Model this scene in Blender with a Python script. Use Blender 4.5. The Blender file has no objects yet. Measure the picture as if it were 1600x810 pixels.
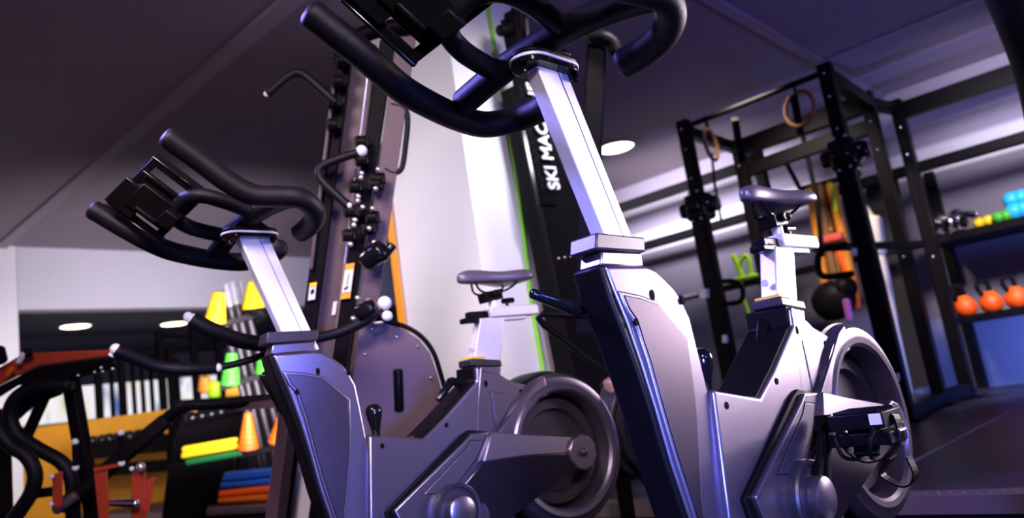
import bpy, bmesh, math, random
import numpy as np
from mathutils import Vector, Matrix
random.seed(5)
C = bpy.context.scene.collection
PI = math.pi

# ------------------------------------------------------------------ camera
F_PX = 1197.87
CAM = np.array([0.0, 0.0, 0.63])
RT = np.array([0.67896832, -0.71923869, -0.14730149])
UP = np.array([-0.0312293, -0.22874982, 0.9729842])
FW = np.array([0.73350307, 0.65602532, 0.1777752])
cam_data = bpy.data.cameras.new('camera'); cam = bpy.data.objects.new('camera', cam_data); C.objects.link(cam)
cam_data.sensor_width = 36.0; cam_data.lens = F_PX / 1600 * 36.0
cam.matrix_world = Matrix(((RT[0], UP[0], -FW[0], CAM[0]), (RT[1], UP[1], -FW[1], CAM[1]), (RT[2], UP[2], -FW[2], CAM[2]), (0, 0, 0, 1)))
cam_data.dof.use_dof = True; cam_data.dof.focus_distance = 1.62; cam_data.dof.aperture_fstop = 2.6
cam_data.clip_start = 0.02
bpy.context.scene.camera = cam
vs = bpy.context.scene.view_settings
vs.view_transform = 'Standard'; vs.look = 'None'; vs.gamma = 1; vs.use_curve_mapping = False; vs.exposure = 0.0

# ------------------------------------------------------------------ world and lights
w = bpy.data.worlds.new('world'); bpy.context.scene.world = w; w.use_nodes = True
w.node_tree.nodes['Background'].inputs[0].default_value = (0.40, 0.21, 0.34, 1)
w.node_tree.nodes['Background'].inputs[1].default_value = 0.26

def area(name, loc, target, sx, sy, power, col, spread=180):
    l = bpy.data.lights.new(name, 'AREA'); l.shape = 'RECTANGLE'; l.size = sx; l.size_y = sy; l.energy = power; l.color = col
    l.spread = math.radians(spread)
    o = bpy.data.objects.new(name, l); C.objects.link(o); o.location = loc
    o.rotation_euler = (Vector(target) - Vector(loc)).to_track_quat('-Z', 'Y').to_euler()
    return o
# pale window at the right, outside the picture: lights the sides of both bikes
area('window_light', (4.3, -0.75, 1.30), (1.30, 0.68, 1.0), 1.2, 1.0, 17, (1.0, 0.84, 0.94), 46)
# unseen fill lamp behind the camera, added to whiten the bikes' posts
area('post_fill', (-0.7, -1.9, 2.4), (1.2, 1.6, 1.05), 0.7, 0.4, 15, (1.0, 0.86, 0.93), 60)
# unseen fill lamps added to brighten both sides of the white column
area('column_fill_right', (2.55, 0.95, 2.6), (2.95, 2.5, 1.5), 0.5, 0.3, 11, (0.98, 0.95, 1.0), 70)
area('column_fill_left', (0.5, 3.9, 2.4), (2.57, 2.8, 1.4), 0.5, 0.3, 8, (1.0, 0.92, 0.96), 75)
# soft pink fill added for the pulley tower, no lamp in view
area('tower_fill', (-0.2, 1.0, 2.3), (1.9, 2.5, 0.9), 0.8, 0.5, 8, (1.0, 0.78, 0.85), 50)
# small unseen fill added to brighten the hanging bands
area('band_fill', (4.9, 2.1, 2.65), (6.2, 2.1, 1.1), 0.3, 0.3, 14, (1.0, 0.88, 0.75), 75)
# unseen blue light from left and right, for the bikes' blue sheen
area('blue_left_light', (0.0, 2.9, 2.7), (0.8, 1.1, 1.25), 0.8, 0.4, 42, (0.24, 0.21, 1.0), 62)
area('blue_right_light', (1.1, -1.6, 1.25), (1.3, 1.9, 0.8), 0.6, 0.3, 12, (0.14, 0.20, 1.0), 100)
area('blue_low_fill', (0.35, -0.45, 0.5), (1.75, 1.8, 0.5), 0.4, 0.25, 7, (0.16, 0.22, 1.0), 50)  # extra low fill, added to turn the left bike's shell bluer
# blue lamp washing the wall beneath the kettlebell shelf
area('blue_wall_light', (6.2, 0.1, 0.24), (7.3, 0.9, 0.5), 0.6, 0.2, 55, (0.14, 0.25, 1.0), 150)
# unseen fill lamps, added for the rear hall, rig wall, shelf and ceiling
area('rear_hall_fill', (2.6, 4.4, 1.0), (3.4, 8.4, 2.15), 1.6, 1.0, 34, (0.95, 0.90, 1.0), 70)
area('rear_panel_fill', (1.4, 4.8, 2.7), (1.6, 7.4, 0.6), 0.6, 0.4, 22, (1.0, 0.9, 0.85), 70)
area('rig_wall_fill', (5.4, 0.2, 2.2), (7.3, 0.6, 2.3), 1.6, 0.2, 9, (0.85, 0.80, 1.0), 60)
area('rig_wall_fill_rear', (5.2, 3.6, 2.2), (7.3, 3.9, 2.3), 1.6, 0.2, 22, (0.9, 0.85, 1.0), 60)
area('shelf_fill', (4.6, 0.2, 2.5), (6.8, 1.0, 0.9), 0.6, 0.4, 16, (1.0, 0.92, 0.98), 60)
area('ceiling_blue_fill', (3.8, -1.2, 1.4), (4.6, 0.8, 2.8), 1.0, 1.0, 22, (0.22, 0.22, 1.0), 130)

# ------------------------------------------------------------------ materials
def nodes_of(m):
    m.use_nodes = True; return m.node_tree.nodes, m.node_tree.links, m.node_tree.nodes['Principled BSDF']
def mat(name, col, rough=0.5, metal=0.0, var=0.06, scale=8.0, bump=0.0, bscale=200.0, emit=None, coat=0.0, trans=0.0, spec=0.5):
    m = bpy.data.materials.new(name); n, l, b = nodes_of(m)
    tc = n.new('ShaderNodeTexCoord'); nz = n.new('ShaderNodeTexNoise'); nz.inputs['Scale'].default_value = scale; nz.inputs['Detail'].default_value = 4
    l.new(tc.outputs['Object'], nz.inputs['Vector'])
    mr = n.new('ShaderNodeMapRange'); mr.inputs['To Min'].default_value = 1 - var; mr.inputs['To Max'].default_value = 1 + var
    l.new(nz.outputs['Fac'], mr.inputs['Value'])
    mx = n.new('ShaderNodeVectorMath'); mx.operation = 'SCALE'; mx.inputs[0].default_value = col; l.new(mr.outputs['Result'], mx.inputs['Scale'])
    l.new(mx.outputs['Vector'], b.inputs['Base Color'])
    b.inputs['Roughness'].default_value = rough; b.inputs['Metallic'].default_value = metal
    b.inputs['Coat Weight'].default_value = coat; b.inputs['Transmission Weight'].default_value = trans
    b.inputs['Specular IOR Level'].default_value = spec
    if bump:
        n2 = n.new('ShaderNodeTexNoise'); n2.inputs['Scale'].default_value = bscale; l.new(tc.outputs['Object'], n2.inputs['Vector'])
        bp = n.new('ShaderNodeBump'); bp.inputs['Strength'].default_value = bump; bp.inputs['Distance'].default_value = 0.002
        l.new(n2.outputs['Fac'], bp.inputs['Height']); l.new(bp.outputs['Normal'], b.inputs['Normal'])
    if emit:
        b.inputs['Emission Color'].default_value = (*emit[:3], 1); b.inputs['Emission Strength'].default_value = emit[3]
    return m
M = {}
M['shell'] = mat('silver_shell_plastic', (0.27, 0.235, 0.30), 0.30, 0.9, 0.05, 5, 0.05, 500)
M['shell_dark'] = mat('dark_shell_plastic', (0.03, 0.026, 0.033), 0.38, 0.1)
M['panel'] = mat('dark_satin_panel', (0.13, 0.105, 0.13), 0.30, 0.9, 0.05, 5, 0.05, 500)
M['guard'] = mat('shaded_guard_face', (0.13, 0.105, 0.14), 0.20, 0.9)  # darker shell copy; the lower facet's dim reflection is put into colour
M['hole'] = mat('matt_black_screw', (0.004, 0.004, 0.004), 0.9, spec=0.05)
M['black'] = mat('black_plastic', (0.004, 0.0035, 0.004), 0.4, spec=0.10)
M['gloss'] = mat('glossy_black_plastic', (0.005, 0.005, 0.006), 0.12, spec=0.35)
M['foam'] = mat('black_foam_grip', (0.006, 0.005, 0.008), 0.42, 0, 0.1, 60, 0.35, 700, spec=0.22)
M['vinyl'] = mat('saddle_vinyl', (0.11, 0.09, 0.13), 0.32, 0, 0.1, 20, 0.15, 300, spec=0.8)
M['alu'] = mat('brushed_aluminium', (0.86, 0.84, 0.88), 0.42, 0.35, 0.03, 30)
M['white'] = mat('white_plastic', (0.85, 0.84, 0.86), 0.4)
M['bolt'] = mat('bolt_steel', (0.75, 0.70, 0.68), 0.25, 0.8)
M['steel'] = mat('black_powder_coated_steel', (0.005, 0.004, 0.005), 0.45, 0.0, 0.15, 10, 0.1, 300, spec=0.07)
M['mauve'] = mat('grey_powder_coated_steel', (0.10, 0.065, 0.08), 0.45, 0.2, 0.1, 10)
M['pole'] = mat('grey_pole_paint', (0.035, 0.027, 0.033), 0.4, 0.3)
M['shroud'] = mat('smoked_acrylic_shroud', (0.15, 0.10, 0.115), 0.5, 0.1, 0.15, 6)
M['red'] = mat('red_powder_coated_steel', (0.45, 0.05, 0.02), 0.4)
M['orange'] = mat('orange_plastic', (0.75, 0.13, 0.005), 0.5)
M['orange_wall'] = mat('orange_panel', (0.95, 0.42, 0.03), 0.6, 0, 0.25, 5)
M['kettle'] = mat('orange_vinyl_coat', (1.0, 0.11, 0.005), 0.5)
M['yellow'] = mat('yellow_plastic', (0.95, 0.60, 0.01), 0.5)
M['green'] = mat('green_plastic', (0.06, 0.42, 0.03), 0.5)
M['dkgreen'] = mat('dark_green_plastic', (0.02, 0.20, 0.05), 0.5)
M['lime'] = mat('lime_rubber', (0.45, 0.90, 0.01), 0.5)
M['blue'] = mat('blue_plastic', (0.01, 0.10, 0.50), 0.5)
M['skyblue'] = mat('sky_blue_vinyl', (0.02, 0.45, 0.95), 0.5)
M['chrome'] = mat('chrome', (0.85, 0.83, 0.85), 0.12, 1.0)
M['clear'] = mat('clear_acrylic', (0.85, 0.83, 0.88), 0.08, 0, 0.02, 5, trans=0.75)
M['tan'] = mat('worn_wood', (0.22, 0.10, 0.03), 0.6, 0, 0.2, 15)
M['amber'] = mat('orange_elastic_band', (0.75, 0.25, 0.012), 0.55, 0, 0.5, 9)
M['cord'] = mat('green_cord', (0.25, 0.75, 0.03), 0.5)
M['strap'] = mat('orange_strap_webbing', (0.95, 0.35, 0.01), 0.5)
M['cream'] = mat('pale_wood', (0.75, 0.62, 0.55), 0.5)
M['bronze'] = mat('bronze_metal', (0.55, 0.30, 0.24), 0.4, 0.3)
M['lamp'] = mat('lamp_glass', (1, 1, 1), 0.4, emit=(1.0, 0.86, 0.66, 6))
M['floor'] = mat('dark_floor', (0.03, 0.022, 0.022), 0.4, 0, 0.2, 3)
M['column'] = mat('white_column_paint', (0.80, 0.77, 0.80), 0.6, 0, 0.02, 2)
M['beam'] = mat('off_white_paint', (0.62, 0.59, 0.64), 0.6, 0, 0.03, 2)
M['ceil'] = mat('dark_ceiling_paint', (0.27, 0.21, 0.25), 0.75, 0, 0.08, 1.5)
M['ceil_rear'] = mat('rear_ceiling_paint', (0.10, 0.095, 0.15), 0.7, 0, 0.2, 1.0)
M['track'] = mat('ceiling_track_paint', (0.30, 0.25, 0.30), 0.6)

def wall_mat():
    m = bpy.data.materials.new('striped_wall'); n, l, b = nodes_of(m)
    g = n.new('ShaderNodeNewGeometry'); s = n.new('ShaderNodeSeparateXYZ'); l.new(g.outputs['Position'], s.inputs['Vector'])
    mr = n.new('ShaderNodeMapRange'); mr.inputs['From Max'].default_value = 3.0; l.new(s.outputs['Z'], mr.inputs['Value'])
    r = n.new('ShaderNodeValToRGB'); e = r.color_ramp.elements
    stops = [(0.0, (0.16, 0.15, 0.20)), (1.98, (0.16, 0.14, 0.18)), (2.02, (0.80, 0.77, 0.82)), (2.21, (0.80, 0.77, 0.82)), (2.25, (0.32, 0.28, 0.36)), (2.40, (0.32, 0.28, 0.36)), (2.44, (0.80, 0.77, 0.82)), (2.62, (0.80, 0.77, 0.82)), (2.65, (0.42, 0.37, 0.46))]  # pale and dark bands by height, set in the base colour
    e[0].position = 0; e[0].color = (*stops[0][1], 1); e[1].position = stops[-1][0] / 3; e[1].color = (*stops[-1][1], 1)
    for z, c in stops[1:-1]:
        k = e.new(z / 3); k.color = (*c, 1)
    l.new(mr.outputs['Result'], r.inputs['Fac']); l.new(r.outputs['Color'], b.inputs['Base Color']); b.inputs['Roughness'].default_value = 0.6
    return m
M['wall'] = wall_mat()
def rubber_mat():
    m = bpy.data.materials.new('rubber_floor'); n, l, b = nodes_of(m)
    tc = n.new('ShaderNodeTexCoord'); nz = n.new('ShaderNodeTexNoise'); nz.inputs['Scale'].default_value = 2.2; nz.inputs['Detail'].default_value = 6
    l.new(tc.outputs['Object'], nz.inputs['Vector'])
    r = n.new('ShaderNodeValToRGB'); r.color_ramp.elements[0].position = 0.35; r.color_ramp.elements[0].color = (0.018, 0.015, 0.03, 1); r.color_ramp.elements[1].position = 0.7; r.color_ramp.elements[1].color = (0.05, 0.042, 0.085, 1)
    l.new(nz.outputs['Fac'], r.inputs['Fac']); l.new(r.outputs['Color'], b.inputs['Base Color']); b.inputs['Roughness'].default_value = 0.42
    return m
M['rubber'] = rubber_mat()
def daylight_mat():
    m = bpy.data.materials.new('window_daylight'); n, l, b = nodes_of(m)
    tc = n.new('ShaderNodeTexCoord'); v = n.new('ShaderNodeTexNoise'); v.inputs['Scale'].default_value = 1.8; v.inputs['Detail'].default_value = 2
    mp = n.new('ShaderNodeMapping'); mp.inputs['Scale'].default_value = (2.5, 1, 0.6); l.new(tc.outputs['Object'], mp.inputs['Vector']); l.new(mp.outputs['Vector'], v.inputs['Vector'])
    r = n.new('ShaderNodeValToRGB'); r.color_ramp.interpolation = 'EASE'
    e = r.color_ramp.elements; e[0].position = 0.26; e[0].color = (0.03, 0.10, 0.35, 1); e[1].position = 0.66; e[1].color = (0.30, 0.55, 0.12, 1)
    k = e.new(0.42); k.color = (0.9, 0.88, 0.95, 1); k = e.new(0.54); k.color = (0.85, 0.80, 0.78, 1)
    l.new(v.outputs['Fac'], r.inputs['Fac']); l.new(r.outputs['Color'], b.inputs['Emission Color']); b.inputs['Emission Strength'].default_value = 1.0
    b.inputs['Base Color'].default_value = (0.1, 0.1, 0.1, 1)
    return m
M['day'] = daylight_mat()

# ------------------------------------------------------------------ picture-to-place helpers (measured from the photograph)
def ray(u, v): return RT * (u - 800) / F_PX - UP * (v - 405) / F_PX + FW
def P(u, v, d): return Vector(CAM + ray(u, v) * d)                  # a point at distance d along the view
def onp(u, v, n, k):
    q = ray(u, v); n = np.array(n, float); return Vector(CAM + q * ((k - n @ CAM) / (n @ q)))
def PX(u, v, x): return onp(u, v, (1, 0, 0), x)
def PY(u, v, y): return onp(u, v, (0, 1, 0), y)
def PZ(u, v, z): return onp(u, v, (0, 0, 1), z)
def mp(d, px): return d * px / F_PX

# ------------------------------------------------------------------ mesh helpers
def link(name, bm, m, parent=None, bev=0.0, seg=2, ang=35, sub=0):
    bmesh.ops.recalc_face_normals(bm, faces=bm.faces)
    for f in bm.faces: f.smooth = True
    me = bpy.data.meshes.new(name); bm.to_mesh(me); bm.free()
    if not sub: me.set_sharp_from_angle(angle=math.radians(ang))
    ms = m if isinstance(m, (list, tuple)) else [m]
    for q in ms: me.materials.append(q)
    o = bpy.data.objects.new(name, me); C.objects.link(o)
    if parent is not None: o.parent = parent
    if bev:
        b = o.modifiers.new('bevel', 'BEVEL'); b.width = bev; b.segments = seg; b.limit_method = 'ANGLE'; b.angle_limit = math.radians(30); b.harden_normals = False
    if sub:
        s = o.modifiers.new('sub', 'SUBSURF'); s.levels = sub; s.render_levels = sub
    return o
def box(bm, a, b):
    (x0, y0, z0), (x1, y1, z1) = a, b
    v = [bm.verts.new(p) for p in ((x0, y0, z0), (x1, y0, z0), (x1, y1, z0), (x0, y1, z0), (x0, y0, z1), (x1, y0, z1), (x1, y1, z1), (x0, y1, z1))]
    for f in ((0, 1, 2, 3), (4, 5, 6, 7), (0, 1, 5, 4), (1, 2, 6, 5), (2, 3, 7, 6), (3, 0, 4, 7)): bm.faces.new([v[i] for i in f])
def prism(bm, pts, y0, y1, top=None):      # outline (x, z) from y0 to y1
    n = len(pts); top = top or pts
    a = [bm.verts.new((p[0], y0, p[1])) for p in pts]; b = [bm.verts.new((p[0], y1, p[1])) for p in top]
    bm.faces.new(a); bm.faces.new(b[::-1])
    for i in range(n): bm.faces.new((a[i], a[(i + 1) % n], b[(i + 1) % n], b[i]))
def hull_prism(bm, A, B):                  # two matching 3D rings
    n = len(A); a = [bm.verts.new(p) for p in A]; b = [bm.verts.new(p) for p in B]
    bm.faces.new(a); bm.faces.new(b[::-1])
    for i in range(n): bm.faces.new((a[i], a[(i + 1) % n], b[(i + 1) % n], b[i]))
def beam(bm, p, q, w, h, up=(0, 0, 1)):
    p, q = Vector(p), Vector(q); d = (q - p).normalized(); u = Vector(up)
    s = d.cross(u)
    if s.length < 1e-3: s = d.cross(Vector((1, 0, 0)))
    s.normalize(); t = s.cross(d).normalized()
    c = [(-1, -1), (1, -1), (1, 1), (-1, 1)]
    hull_prism(bm, [p + s * w / 2 * i + t * h / 2 * j for i, j in c], [q + s * w / 2 * i + t * h / 2 * j for i, j in c])
def catmull(pts, k=8):
    P_ = [Vector(p) for p in pts]; P_ = [P_[0] * 2 - P_[1]] + P_ + [P_[-1] * 2 - P_[-2]]; o = []
    for i in range(1, len(P_) - 2):
        a, b, c, d = P_[i - 1:i + 3]
        for j in range(k):
            t = j / k
            o.append(0.5 * ((2 * b) + (c - a) * t + (2 * a - 5 * b + 4 * c - d) * t * t + (-a + 3 * b - 3 * c + d) * t ** 3))
    o.append(P_[-2]); return o
def tube(bm, pts, r, n=14, dome=True, ry=None):
    pts = [Vector(p) for p in pts]; N = len(pts)
    rs = list(r) if isinstance(r, (list, tuple)) else [r] * N
    if dome:
        r0, r1 = rs[0], rs[-1]; d0 = (pts[0] - pts[1]).normalized(); d1 = (pts[-1] - pts[-2]).normalized()
        h = [pts[0] + d0 * r0 * k for k in (0.45, 0.35, 0.15)]; t = [pts[-1] + d1 * r1 * k for k in (0.15, 0.35, 0.45)]
        pts = h + pts + t; rs = [r0 * .45, r0 * .75, r0 * .94] + rs + [r1 * .94, r1 * .75, r1 * .45]
    N = len(pts); T = []
    for i in range(N):
        d = pts[min(i + 1, N - 1)] - pts[max(i - 1, 0)]; T.append(d.normalized())
    u = T[0].cross(Vector((0, 0, 1)))
    if u.length < 1e-3: u = Vector((1, 0, 0))
    u.normalize(); rings = []
    for i in range(N):
        u = (u - T[i] * u.dot(T[i])).normalized(); v = T[i].cross(u)
        rings.append([bm.verts.new(pts[i] + (u * math.cos(2 * PI * k / n) + v * math.sin(2 * PI * k / n)) * rs[i]) for k in range(n)])
    for i in range(N - 1):
        for k in range(n): bm.faces.new((rings[i][k], rings[i][(k + 1) % n], rings[i + 1][(k + 1) % n], rings[i + 1][k]))
    bm.faces.new(rings[0]); bm.faces.new(rings[-1][::-1])
def lathe(bm, prof, c=(0, 0, 0), ax='z', n=32, close=False):   # prof: (r, t) pairs along the axis
    c = Vector(c); rings = []
    def pt(r, t, a):
        x, y = r * math.cos(a), r * math.sin(a)
        return c + (Vector((x, y, t)) if ax == 'z' else Vector((x, t, y)) if ax == 'y' else Vector((t, x, y)))
    for r, t in prof:
        if r < 1e-6: rings.append([bm.verts.new(pt(0, t, 0))])
        else: rings.append([bm.verts.new(pt(r, t, 2 * PI * k / n)) for k in range(n)])
    m = len(rings)
    for i in range(m if close else m - 1):
        a, b = rings[i], rings[(i + 1) % m]
        for k in range(n):
            k2 = (k + 1) % n
            if len(a) == 1 and len(b) == 1: continue
            if len(a) == 1: bm.faces.new((a[0], b[k], b[k2]))
            elif len(b) == 1: bm.faces.new((a[k], a[k2], b[0]))
            else: bm.faces.new((a[k], a[k2], b[k2], b[k]))
def ball(bm, c, r, sz=(1, 1, 1), n=14):
    mtx = Matrix.Translation(Vector(c)) @ Matrix.Diagonal((r * sz[0], r * sz[1], r * sz[2], 1))
    bmesh.ops.create_uvsphere(bm, u_segments=n, v_segments=max(6, n // 2), radius=1, matrix=mtx)
def cyl(bm, p, q, r, n=16, r2=None):
    tube(bm, [p, q], [r, r if r2 is None else r2], n, dome=False)
NB = bmesh.new
def T(name, label, cat, loc, group=None, rz=0):
    o = bpy.data.objects.new(name, None); C.objects.link(o); o.location = loc; o.rotation_euler = (0, 0, rz); o.empty_display_size = 0.1
    tagp(o, label, cat, group); return o
def tagp(o, label, cat, group=None):
    o['label'] = label; o['category'] = cat
    if group: o['group'] = group
    return o
def part(name, root, m, fn, **k):          # fn draws in world coordinates; the mesh is stored relative to its root
    bm = NB(); fn(bm)
    mw = root_world(root).inverted(); bmesh.ops.transform(bm, matrix=mw, verts=bm.verts)
    return link(name, bm, m, root, **k)
def root_world(o):
    m = Matrix.LocRotScale(o.location, o.rotation_euler, o.scale)
    return root_world(o.parent) @ m if o.parent else m
def solo(name, m, fn, label, cat, group=None, **k):   # a thing that is one mesh, origin at its base
    bm = NB(); fn(bm)
    xs = [v.co for v in bm.verts]; c = Vector((sum(v.x for v in xs) / len(xs), sum(v.y for v in xs) / len(xs), min(v.z for v in xs)))
    bmesh.ops.translate(bm, vec=-c, verts=bm.verts)
    o = link(name, bm, m, None, **k); o.location = c; tagp(o, label, cat, group); return o
def struct(name, m, fn, parent=None, **k):
    bm = NB(); fn(bm); o = link(name, bm, m, parent, **k)
    if parent is None: o['kind'] = 'structure'
    return o
def copy_tree(o, parent=None):
    c = o.copy(); C.objects.link(c); c.parent = parent
    for ch in list(o.children): copy_tree(ch, c)
    return c

# ------------------------------------------------------------------ the room
ZC = 2.8; ZP = 0.15; XW = 7.3
struct('floor', M['floor'], lambda b: box(b, (-3.5, -4, -0.1), (12, 16, 0)))
struct('ceiling', M['ceil'], lambda b: box(b, (-3.5, -4, ZC), (12, 8.6, ZC + 0.1)))
struct('ceiling_rear', M['ceil_rear'], lambda b: box(b, (-3.5, 8.6, 2.62), (12, 16, 2.72)))
struct('wall_right', M['wall'], lambda b: box(b, (XW, -4, 0), (XW + 0.15, 8.4, ZC)))
struct('wall_beam', M['beam'], lambda b: box(b, (2.21, 8.4, 2.17), (9.0, 8.6, ZC)))
struct('wall_left', M['column'], lambda b: box(b, (-3.5, 8.38, 0), (2.2, 8.62, ZC)))
struct('wall_back', M['ceil_rear'], lambda b: box(b, (-3.5, 15.8, 0), (12, 16, 2.7)))
# raised rubber platform with its metal edge
pe = PZ(1500, 776, ZP)
struct('floor_platform', M['rubber'], lambda b: box(b, (2.62, -4, 0.0), (XW, 8.3, ZP)))
def edge_trim(b):
    box(b, (2.60, -4, 0.10), (2.70, 8.3, ZP + 0.004))
struct('trim_1', mat('aluminium_edge_trim', (0.22, 0.16, 0.17), 0.5, 0.3), edge_trim)
def studs(b):
    for i in range(60):
        y = -0.6 + i * 0.035
        beam(b, (2.635, y, ZP + 0.004), (2.665, y + 0.018, ZP + 0.004), 0.006, 0.004)
o = struct('trim_2', mat('stud_metal', (0.5, 0.45, 0.5), 0.3, 0.7), studs)
# ceiling tracks
def bar_on_ceiling(name, p0, p1, w=0.07, h=0.035):
    struct(name, M['track'], lambda b: beam(b, p0, p1, w, h))
bar_on_ceiling('trim_3', (2.07, 0.5, ZC - .012), (2.07, 8.4, ZC - .012), 0.10)
a = PZ(1110, 0, ZC - .01); c = PZ(1320, 120, ZC - .01); bar_on_ceiling('trim_4', (a.x - .8, a.y, a.z), (XW, a.y, a.z), 0.07, 0.02)
a = PZ(1400, 50, ZC - .01); bar_on_ceiling('trim_5', (a.x, 1.75, a.z), (a.x, -1, a.z), 0.05, 0.012)
a = PZ(1450, 79, ZC - .01); bar_on_ceiling('trim_6', (a.x, 1.75, a.z), (a.x, -1, a.z), 0.05, 0.012)
# white column
CX, CY = 2.57, 2.50
struct('wall_column', M['column'], lambda b: box(b, (CX, CY, 0), (3.10, 3.12, ZC)))
# seam line of light paint on the wall by the rig
def daywin(n, u0, v0, u1, v1, y):
    a, c = PY(u0, v1, y), PY(u1, v0, y)
    f = struct('window_%d' % n, M['day'], lambda b: box(b, (min(a.x, c.x), y, min(a.z, c.z)), (max(a.x, c.x), y + 0.03, max(a.z, c.z))))
daywin(1, 30, 585, 352, 668, 13.0)

# ------------------------------------------------------------------ the two indoor bikes
BX = [dict(o=Vector((1.55, 0.835, 0)), a=math.radians(-3.5)), dict(o=Vector((1.499, 1.875, 0)), a=math.radians(-11.003))]
def bl(u, v, y, k=0):                      # pixel to a bike's own coordinates on its plane y
    B = BX[k]; n = np.array((-math.sin(B['a']), math.cos(B['a']), 0)); q = onp(u, v, n, float(n @ np.array(B['o'])) + y)
    r = Matrix.Rotation(-B['a'], 3, 'Z') @ (q - B['o']); return r
def bxz(l, y, k=0): return [(r.x, r.z) for r in (bl(u, v, y, k) for u, v in l)]
def bd(u, v, d, k=0):
    B = BX[k]; return Matrix.Rotation(-B['a'], 3, 'Z') @ (P(u, v, d) - B['o'])
POST = Vector((-0.335, 0, 0.94)).normalized()

def make_bike(label, k, crank_up, drop):
    B = BX[k]; root = T('exercise_bike', label, 'exercise bike', B['o'], 'indoor exercise bikes in a row', B['a'])
    def p(name, m, fn, par=root, **kw):
        bm = NB(); fn(bm); return link(name, bm, m, par, **kw)
    YN = -0.070
    # upright head shell: narrow nose, wider rear edge
    outl = [(-.401, .843), (-.28, .843), (-.255, .835), (-.235, .820), (-.207, .797), (-.190, .775), (-.172, .735), (-.166, .68), (-.160, .62), (-.155, .56), (-.150, .50), (-.143, .45), (-.131, .387), (-.105, .22), (-.13, .16), (-.20, .15), (-.235, .21), (-.262, .30), (-.287, .388), (-.308, .472), (-.326, .574), (-.345, .66), (-.365, .735), (-.388, .80)]
    def yn(x, z):
        fx = -.401 + (0.843 - z) * 0.25
        return -.058 - .05 * (x - fx)
    def head(b):
        A = [(x, yn(x, z), z) for x, z in outl]; Bk = [(x, .004 + .2 * (x - (-.401 + (.843 - z) * .25)), z) for x, z in outl]
        hull_prism(b, A, Bk)
    hb = p('head_shell', M['shell'], head, bev=0.007, seg=3)
    # black strip giving the head's front face its shade by colour
    def nose(b):
        fr = [(-.412, .845), (-.399, .78), (-.378, .72), (-.357, .65), (-.336, .565), (-.318, .47), (-.297, .385), (-.272, .295), (-.245, .20)]
        A = [(x, -.054, z) for x, z in fr] + [(x + .025, -.054, z) for x, z in fr[::-1]]
        Bk = [(x, .016, z) for x, z in fr] + [(x + .025, .016, z) for x, z in fr[::-1]]
        hull_prism(b, A, Bk)
    p('shaded_front', M['black'], nose, bev=0.006, seg=2)
    pan = [(-.380, .796), (-.320, .786), (-.270, .772), (-.195, .697), (-.198, .655), (-.202, .60), (-.208, .55), (-.222, .48), (-.240, .40), (-.247, .30), (-.254, .285), (-.262, .30), (-.279, .39), (-.300, .480), (-.318, .575), (-.332, .660), (-.342, .700), (-.350, .735), (-.366, .755)]
    def shrink(pts, s):
        n = len(pts); ar = sum(pts[i - 1][0] * pts[i][1] - pts[i][0] * pts[i - 1][1] for i in range(n)); sg = 1 if ar > 0 else -1; out = []
        for i in range(n):
            p0, p1, p2 = Vector(pts[i - 1]), Vector(pts[i]), Vector(pts[(i + 1) % n])
            n0 = (p1 - p0).normalized(); n1 = (p2 - p1).normalized()
            n0 = Vector((-n0.y, n0.x)) * sg; n1 = Vector((-n1.y, n1.x)) * sg
            m_ = (n0 + n1).normalized(); k_ = min(2.0, 1 / max(.3, m_.dot(n0)))
            out.append((p1.x + m_.x * s * k_, p1.y + m_.y * s * k_))
        return out
    def slab(b, pts, dy, th=0.01):
        A = [(x, yn(x, z) - dy, z) for x, z in pts]; Bk = [(x, yn(x, z) - dy + th, z) for x, z in pts]
        hull_prism(b, A, Bk)
    p('panel_rim', M['shell'], lambda b: slab(b, pan, .0045), hb, bev=0.004, seg=2)
    pn = p('panel_groove', M['black'], lambda b: slab(b, shrink(pan, .0075), .0050), hb)
    p('side_panel', M['panel'], lambda b: slab(b, shrink(pan, .0090), .0060), hb, bev=0.0015)
    # main body between the head and the wheel
    body = [(-.155, .590), (.018, .555), (.10, .607), (.232, .700), (.236, .745), (.262, .748), (.232, .63), (.205, .50), (.20, .16), (.0, .14), (-.15, .17), (-.19, .3)]
    p('lower_body', M['shell'], lambda b: prism(b, body, -.077, .045), bev=0.008, seg=3)
    strut = [(.236, .745), (.335, .712), (.36, .695), (.45, .662), (.42, .60), (.335, .51), (.30, .16), (.18, .16), (.19, .50), (.222, .62)]
    sp = p('seat_stay_shell', M['shell'], lambda b: prism(b, strut, -.065, .042), bev=0.005, seg=2)
    tri = [(.285, .665), (.375, .640), (.372, .63), (.295, .545), (.283, .55)]
    p('recess_rim', M['shell_dark'], lambda b: prism(b, tri, -.0662, -.06), sp)
    p('recess_panel', M['shell'], lambda b: prism(b, shrink(tri, .002), -.0672, -.06), sp, bev=.001)
    # black sheet that paints the V arm's front faces as shaded
    p('shaded_v_face', M['black'], lambda b: prism(b, [(-.150, .585), (.013, .5595), (.096, .614), (.2275, .7055), (.2315, .750), (.245, .750), (.24, .70), (.10, .58), (.0, .53), (-.1, .55)], -.069, .040), bev=.004)
    p('red_cap', M['red'], lambda b: box(b, (-.01, -.03, .555), (.01, -.02, .565)))
    # wheel housing ring
    WC = (.545, 0, .440)
    prof = [(.186, -.050), (.192, -.080), (.200, -.088), (.214, -.090), (.222, -.084), (.240, -.080), (.252, -.066), (.257, -.050), (.257, .035), (.186, .035)]
    ring = p('wheel_housing', M['shell'], lambda b: lathe(b, prof, WC, 'y', 72, True), ang=28)
    band = [(.262, .515), (.30, .55), (.40, .628), (.455, .672), (.50, .690), (.505, .625), (.465, .615), (.415, .580), (.375, .545), (.336, .508)]
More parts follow.
